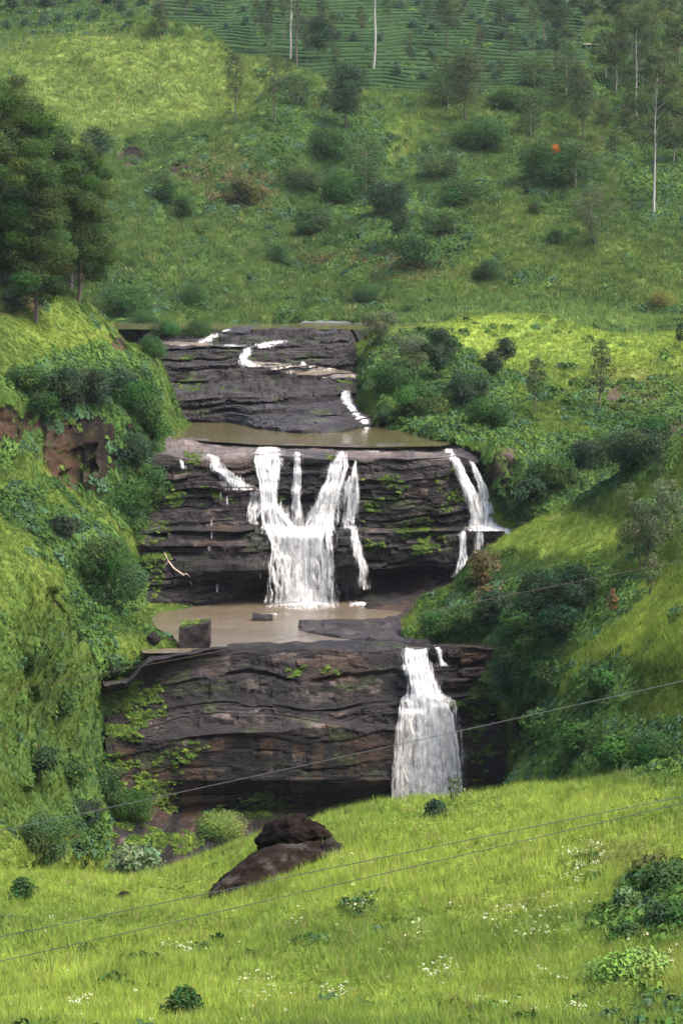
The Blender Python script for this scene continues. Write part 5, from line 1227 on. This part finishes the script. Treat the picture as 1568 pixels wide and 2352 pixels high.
# ------------------------------------------------------------------ boulders
def boulder(name, label, a, bpt, rx, rz, seed, col, up=0.4, lich=0.0, cat='boulder', sharp=0.0, group=None):
    """a stone lying from survey point a to bpt, rx across and rz thick (metres)"""
    A, B = cast(*a), cast(*bpt)
    bm = bmesh.new(); bmesh.ops.create_icosphere(bm, subdivisions=5, radius=1.0)
    V = np.array([v.co[:] for v in bm.verts]); F = np.array([[v.index for v in f.verts] for f in bm.faces]); bm.free()
    if sharp: V = np.sign(V) * np.abs(V) ** (1 - sharp); 
    n = fbm(V[:, 0] * 1.1 + seed, V[:, 1] * 1.1, V[:, 2] * 1.1, 3, seed) - .5; n2 = np.abs(fbm(V[:, 0] * 3 + seed, V[:, 1] * 3, V[:, 2] * 3, 3, seed + 1) - .5)
    n3 = fbm(V[:, 0] * 9 + seed, V[:, 1] * 9, V[:, 2] * 9, 3, seed + 2) - .5
    V = V * (1 + 0.75 * n - 0.7 * n2 + 0.10 * n3)[:, None]
    ax = (B - A) / 2; L = np.linalg.norm(ax); e1 = ax / L
    e2 = np.cross([0, 0, 1], e1); e2 /= np.linalg.norm(e2); e3 = np.cross(e1, e2)
    W = V[:, :1] * L * e1 + V[:, 1:2] * rx * e2 + V[:, 2:3] * rz * e3
    ctr = (A + B) / 2 + np.array([0, 0, up * rz])
    c = np.array(col) * (0.6 + 0.8 * fbm(W[:, 0] * .8, W[:, 1] * .8, W[:, 2] * .8, 3, seed + 4))[:, None]
    li = (sstep(0.58, 0.66, fbm(W[:, 0] * 1.6, W[:, 1] * 1.6, W[:, 2] * 1.6, 4, seed + 5)) * lich)[:, None]
    c = c * (1 - li) + np.array([.085, .080, .072]) * li
    return link(name, make_mesh(name, W, F, M_BOULDER, {'col': c}, True), label=label, cat=cat, loc=Vector(ctr), group=group)
BR = (.0085, .0056, .0043); GR = (.018, .016, .015)
boulder('boulder', 'dark brown domed boulder, upper of the two big ones on the near slope', (600, 1962), (742, 1952), 1.5, 1.55, 3, BR, 0.35, 0.12)
boulder('boulder', 'long slanting dark boulder with grey lichen lying below the domed one', (470, 2082), (756, 1958), 1.4, 1.1, 8, BR, 0.30, 0.28)
boulder('boulder', 'grey lichened stone at the upper end of the long slanting boulder', (728, 1976), (790, 1958), 0.6, 0.7, 12, GR, 0.3, 0.7)
boulder('boulder', 'small pointed brown rock at the meadow edge beside the grey green bush', (372, 2002), (392, 1996), 0.4, 0.75, 15, BR, 0.3, 0.1)
boulder('boulder', 'small dark stone half sunk in the meadow west of the long boulder', (268, 2072), (304, 2064), 0.4, 0.42, 17, BR, 0.25, 0.4)
boulder('boulder', 'smallest flat dark stone in the meadow, nearest to the long boulder', (316, 2082), (352, 2074), 0.3, 0.24, 19, BR, 0.25, 0.2)
boulder('boulder', 'low brown stone at the bottom corner of the near meadow', (0, 2244), (44, 2250), 0.3, 0.25, 22, BR, 0.2, 0.2)
boulder('boulder', 'small brown stone in the grass near the bottom corner', (80, 2254), (102, 2250), 0.22, 0.2, 24, BR, 0.2, 0.2)
boulder('boulder', 'black wet boulder in the spray beside the main waterfall foot', (808, 1376), (850, 1366), 1.6, 1.3, 27, (.007, .006, .007), 0.2)
boulder('boulder', 'smaller wet black rock tucked between the main waterfall and its eastern strand', (758, 1368), (782, 1366), 1.2, 1.2, 29, (.006, .006, .006), 0.2)
boulder('boulder', 'dark boulder splitting the lip of the plunging waterfall', (982, 1512), (1006, 1508), 1.2, 1.7, 31, (.009, .008, .008), 0.3)
boulder('boulder', 'rounded black bulge of rock parting the strands of the main waterfall', (762, 1330), (828, 1330), 3.2, 7.0, 33, (.008, .007, .008), 0.05)
for k_, (px_, row_, w_) in enumerate(((1042, 1502, 36), (1072, 1512, 44), (1112, 1508, 40), (1085, 1545, 64), (1050, 1572, 56))):
    boulder('boulder', ['grey angular rock just east of the plunge lip', 'squared brown rock beside the plunge lip', 'brown rock under the bushes by the plunge lip', 'pale slanting slab below the plunge lip rocks', 'lowest slab in the broken rocks beside the plunge'][k_], (px_ - w_ / 2, row_), (px_ + w_ / 2, row_ - 4), 1.6, 0.85, 50 + k_, [(.018, .015, .014), (.04, .026, .018), (.028, .019, .013), (.05, .038, .031), (.02, .016, .014)][k_], 0.1, 0.0, sharp=0.55)

boulder('boulder', 'small dark rock on the shore west of the grass capped block', (338, 1474), (368, 1470), 1.2, 1.3, 61, (.012, .010, .009), 0.2, 0.1)
boulder('boulder', 'low wet rock between the grass capped block and the shore', (380, 1478), (402, 1476), 1.0, 0.9, 63, (.011, .0095, .009), 0.2, 0.1)
# flat rock island in the middle pool
def slab(name, label, outline_rows, px0, px1, zt, seed):
    n, m = 150, 40
    xs = np.linspace(px0, px1, n); rb = np.interp(xs, *zip(*[(a, b) for a, b, c in outline_rows])); rf = np.interp(xs, *zip(*[(a, c) for a, b, c in outline_rows]))
    t = np.linspace(0, 1, m)
    row = rb[:, None] + (rf - rb)[:, None] * t[None, :]
    P = pt(np.repeat(xs[:, None], m, 1), row, np.full(row.shape, zt))
    e = np.minimum(np.minimum(t, 1 - t)[None, :] * 2 * 6, 1) * np.minimum(np.minimum(np.linspace(0, 1, n), 1 - np.linspace(0, 1, n)) * 20, 1)[:, None]
    h = 2.2 * fbm(P[..., 0] / 7, P[..., 1] / 12, P[..., 0] * 0 + seed, 3, 301) - 0.5
    s = h / 0.5; f = s - np.floor(s); h = (np.floor(s) + sstep(0.5, 0.95, f)) * 0.5
    P[..., 2] += h * e - 1.8 * (1 - e)
    P[..., 2] -= 1.6
    lay = h3(np.floor(s), np.floor(P[..., 0] / 4), s * 0, 5)
    c = np.array([.013, .0105, .011])[None, None] * (0.6 + 0.9 * lay + 0.5 * (fbm(P[..., 0] / 3, P[..., 1] / 3, P[..., 0] * 0, 3, 303) - .5))[..., None]
    idx = np.arange(n * m).reshape(n, m)
    o = P.reshape(-1, 3).mean(0)
    me = make_mesh(name, P.reshape(-1, 3) - o, np.stack([idx[1:, :-1], idx[:-1, :-1], idx[:-1, 1:], idx[1:, 1:]], -1).reshape(-1, 4), M_ROCK, {'col': c.reshape(-1, 3)}, False)
    return link(name, me, label=label, cat='rock', loc=Vector(o))
slab('rock_slab', 'long flat layered rock rising from the middle pool', [(672, 1408, 1424), (700, 1402, 1434), (760, 1400, 1446), (860, 1396, 1462), (960, 1396, 1470), (1000, 1396, 1472)], 672, 1000, -66.6, 4)
slab('rock_slab', 'small low rock barely breaking the middle pool surface', [(578, 1406, 1411), (628, 1402, 1411)], 578, 628, -66.9, 9)

# square block of rock with grass on its head at the pool outlet
def block():
    p = cast(448, 1490); d = proj(p)[2]; s = d / FOC
    n = 26; g = np.linspace(-1, 1, n); parts = []
    root = link('rock_block', None, label='square dark block of rock capped with grass by the middle pool outlet', cat='rock', loc=Vector(p))
    for ax in range(3):
        for sg in (-1, 1):
            U, W = np.meshgrid(g, g); Q = np.zeros((n, n, 3)); Q[..., ax] = sg; Q[..., (ax + 1) % 3] = U * sg; Q[..., (ax + 2) % 3] = W
            idx = np.arange(n * n).reshape(n, n); parts.append((Q.reshape(-1, 3), np.stack([idx[:-1, :-1], idx[:-1, 1:], idx[1:, 1:], idx[1:, :-1]], -1).reshape(-1, 4)))
    V, F = join(parts)
    V = V * np.array([34 * s, 30 * s, 40 * s]) * (1 - 0.10 * V[:, 2:3] * 0.5)
    nn = fbm(V[:, 0] / 2.2, V[:, 1] / 2.2, V[:, 2] / 2.2, 4, 311) - .5
    V = V * (1 + 0.45 * nn[:, None]); V[:, 2] += 18 * s
    V[:, 2] += 3.0 * (V[:, 0] / (34 * s)) * s * 2
    c = np.array([.013, .0095, .008])[None] * (0.5 + 1.0 * fbm(V[:, 0] / 1.5, V[:, 1] / 1.5, V[:, 2] / 4, 3, 312))[:, None]
    link('stone', make_mesh('stone', V, F, M_ROCK, {'col': c}), root)
    m = 420; q = np.stack([rng.uniform(-30, 30, m) * s, rng.uniform(-28, 24, m) * s, np.full(m, 63 * s) + rng.uniform(-14, 3, m) * s], 1)
    dr = rng.normal(size=(m, 3)); dr[:, 2] = np.abs(dr[:, 2]); dr /= np.linalg.norm(dr, axis=1, keepdims=True)
    V, nr = cards(q, dr, 0.55)
    cc = np.repeat(DEEP + (MID * 1.2 - DEEP) * rng.random((m, 1)), 4, 0)
    link('grass_cap', make_mesh('grass_cap', V, np.arange(len(V)).reshape(-1, 4), M_LEAF, {'col': cc, 'nrm': nr}), root)
block()

# bleached branch fallen on the ledges
p0 = [cast(a, b_) for a, b_ in ((378, 1272), (388, 1292), (400, 1308), (420, 1322), (436, 1336), (442, 1346))]
o = p0[3]; pts_ = [p - o + np.array([0, -0.5, 0.3]) for p in p0]
V, F = join([tube(pts_, [.10, .14, .17, .2, .2, .12], 6), tube([pts_[1], pts_[1] + np.array([-.9, -.2, -1.0]), pts_[1] + np.array([-1.2, -.3, -2.2])], [.1, .08, .04], 5), tube([pts_[3], pts_[3] + np.array([.9, -.3, .2]), pts_[3] + np.array([1.6, -.3, -.5])], [.12, .08, .04], 5)])
link('fallen_branch', make_mesh('fallen_branch', V, F, M_BARK, {'col': np.tile([.26, .20, .16], (len(V), 1))}, True), label='bleached bare branch fallen on the ledges west of the main waterfall', cat='branch', loc=Vector(o))

# small open shelter at the edge of the far wood
p = cast(1356, 112); s = proj(p)[2] / FOC
root = link('shelter', None, label='small flat roofed shelter between trees at the far wood edge', cat='shelter', loc=Vector(p))
def boxm(name, lo, hi, col, par):
    lo, hi = np.array(lo), np.array(hi); V = np.array([[(lo, hi)[i][0], (lo, hi)[j][1], (lo, hi)[k][2]] for i in (0, 1) for j in (0, 1) for k in (0, 1)])
    F = np.array([[0, 1, 3, 2], [4, 6, 7, 5], [0, 4, 5, 1], [2, 3, 7, 6], [0, 2, 6, 4], [1, 5, 7, 3]])
    return link(name, make_mesh(name, V, F, M_BARK, {'col': np.tile(col, (8, 1))}), par)
boxm('roof', (-17 * s, -1.5, 9 * s), (17 * s, 2.5, 11.5 * s), (.26, .24, .20), root)
boxm('wall', (-11 * s, 1.4, -2), (15 * s, 2.0, 8.9 * s), (.05, .05, .055), root)
for xx in (-10, 0, 13): boxm('post', ((xx - .7) * s, -1.2, -2), ((xx + .7) * s, -0.9, 8.9 * s), (.2, .18, .16), root)

# ------------------------------------------------------------------ overhead wires
def wire(label, pts3, r, col):
    a = np.array(pts3, float); xs = np.linspace(-700, 2270, 60)
    k = np.polyfit(a[:, 0], a[:, 1], 2 if len(a) > 2 else 1); Y = np.interp(xs, [-700, 2270], [a[0, 2], a[-1, 2]])
    P = pt(xs, np.polyval(k, xs), Y)
    V, F = tube(P - P[30], np.full(60, r), 6)
    m = attr_mat('wire_' + str(len(bpy.data.materials)), 0.5, 0.4)
    return link('power_line', make_mesh('power_line', V, F, m, {'col': np.tile(col, (len(V), 1))}, True), label=label, cat='cable', loc=Vector(P[30]), group='wires across the valley')
wire('pale grey cable crossing the foot of the lower cliff and the plunge', [(0, 1909, 46), (784, 1739, 46), (1568, 1564, 46)], 0.008, (.035, .035, .035))
wire('thin rusty brown cable crossing above the middle pool', [(0, 1590, 60), (784, 1442, 60), (1568, 1287, 60)], 0.0075, (.035, .016, .009))
wire('upper of the two thin dark cables over the near meadow', [(0, 2152, 40), (784, 1989, 40), (1568, 1829, 40)], 0.0075, (.022, .026, .024))
wire('lower of the two thin dark cables over the near meadow', [(0, 2208, 40), (784, 2029, 40), (1568, 1844, 40)], 0.0075, (.022, .026, .024))

# ------------------------------------------------------------------ damp air of the valley
m, t, out = new_mat('haze')
vol = N(t, 'ShaderNodeVolumePrincipled'); vol.inputs['Color'].default_value = (0.80, 0.88, 1.0, 1); vol.inputs['Density'].default_value = 0.000013; vol.inputs['Anisotropy'].default_value = 0.2
t.links.new(vol.outputs[0], out.inputs['Volume'])
lo, hi = (-1520, -210, -129), (1520, 2020, 330)
V = np.array([[(lo, hi)[i][0], (lo, hi)[j][1], (lo, hi)[k][2]] for i in (0, 1) for j in (0, 1) for k in (0, 1)], float)
link('haze', make_mesh('haze', V, np.array([[0, 1, 3, 2], [4, 6, 7, 5], [0, 4, 5, 1], [2, 3, 7, 6], [0, 2, 6, 4], [1, 5, 7, 3]]), m), kind='stuff')
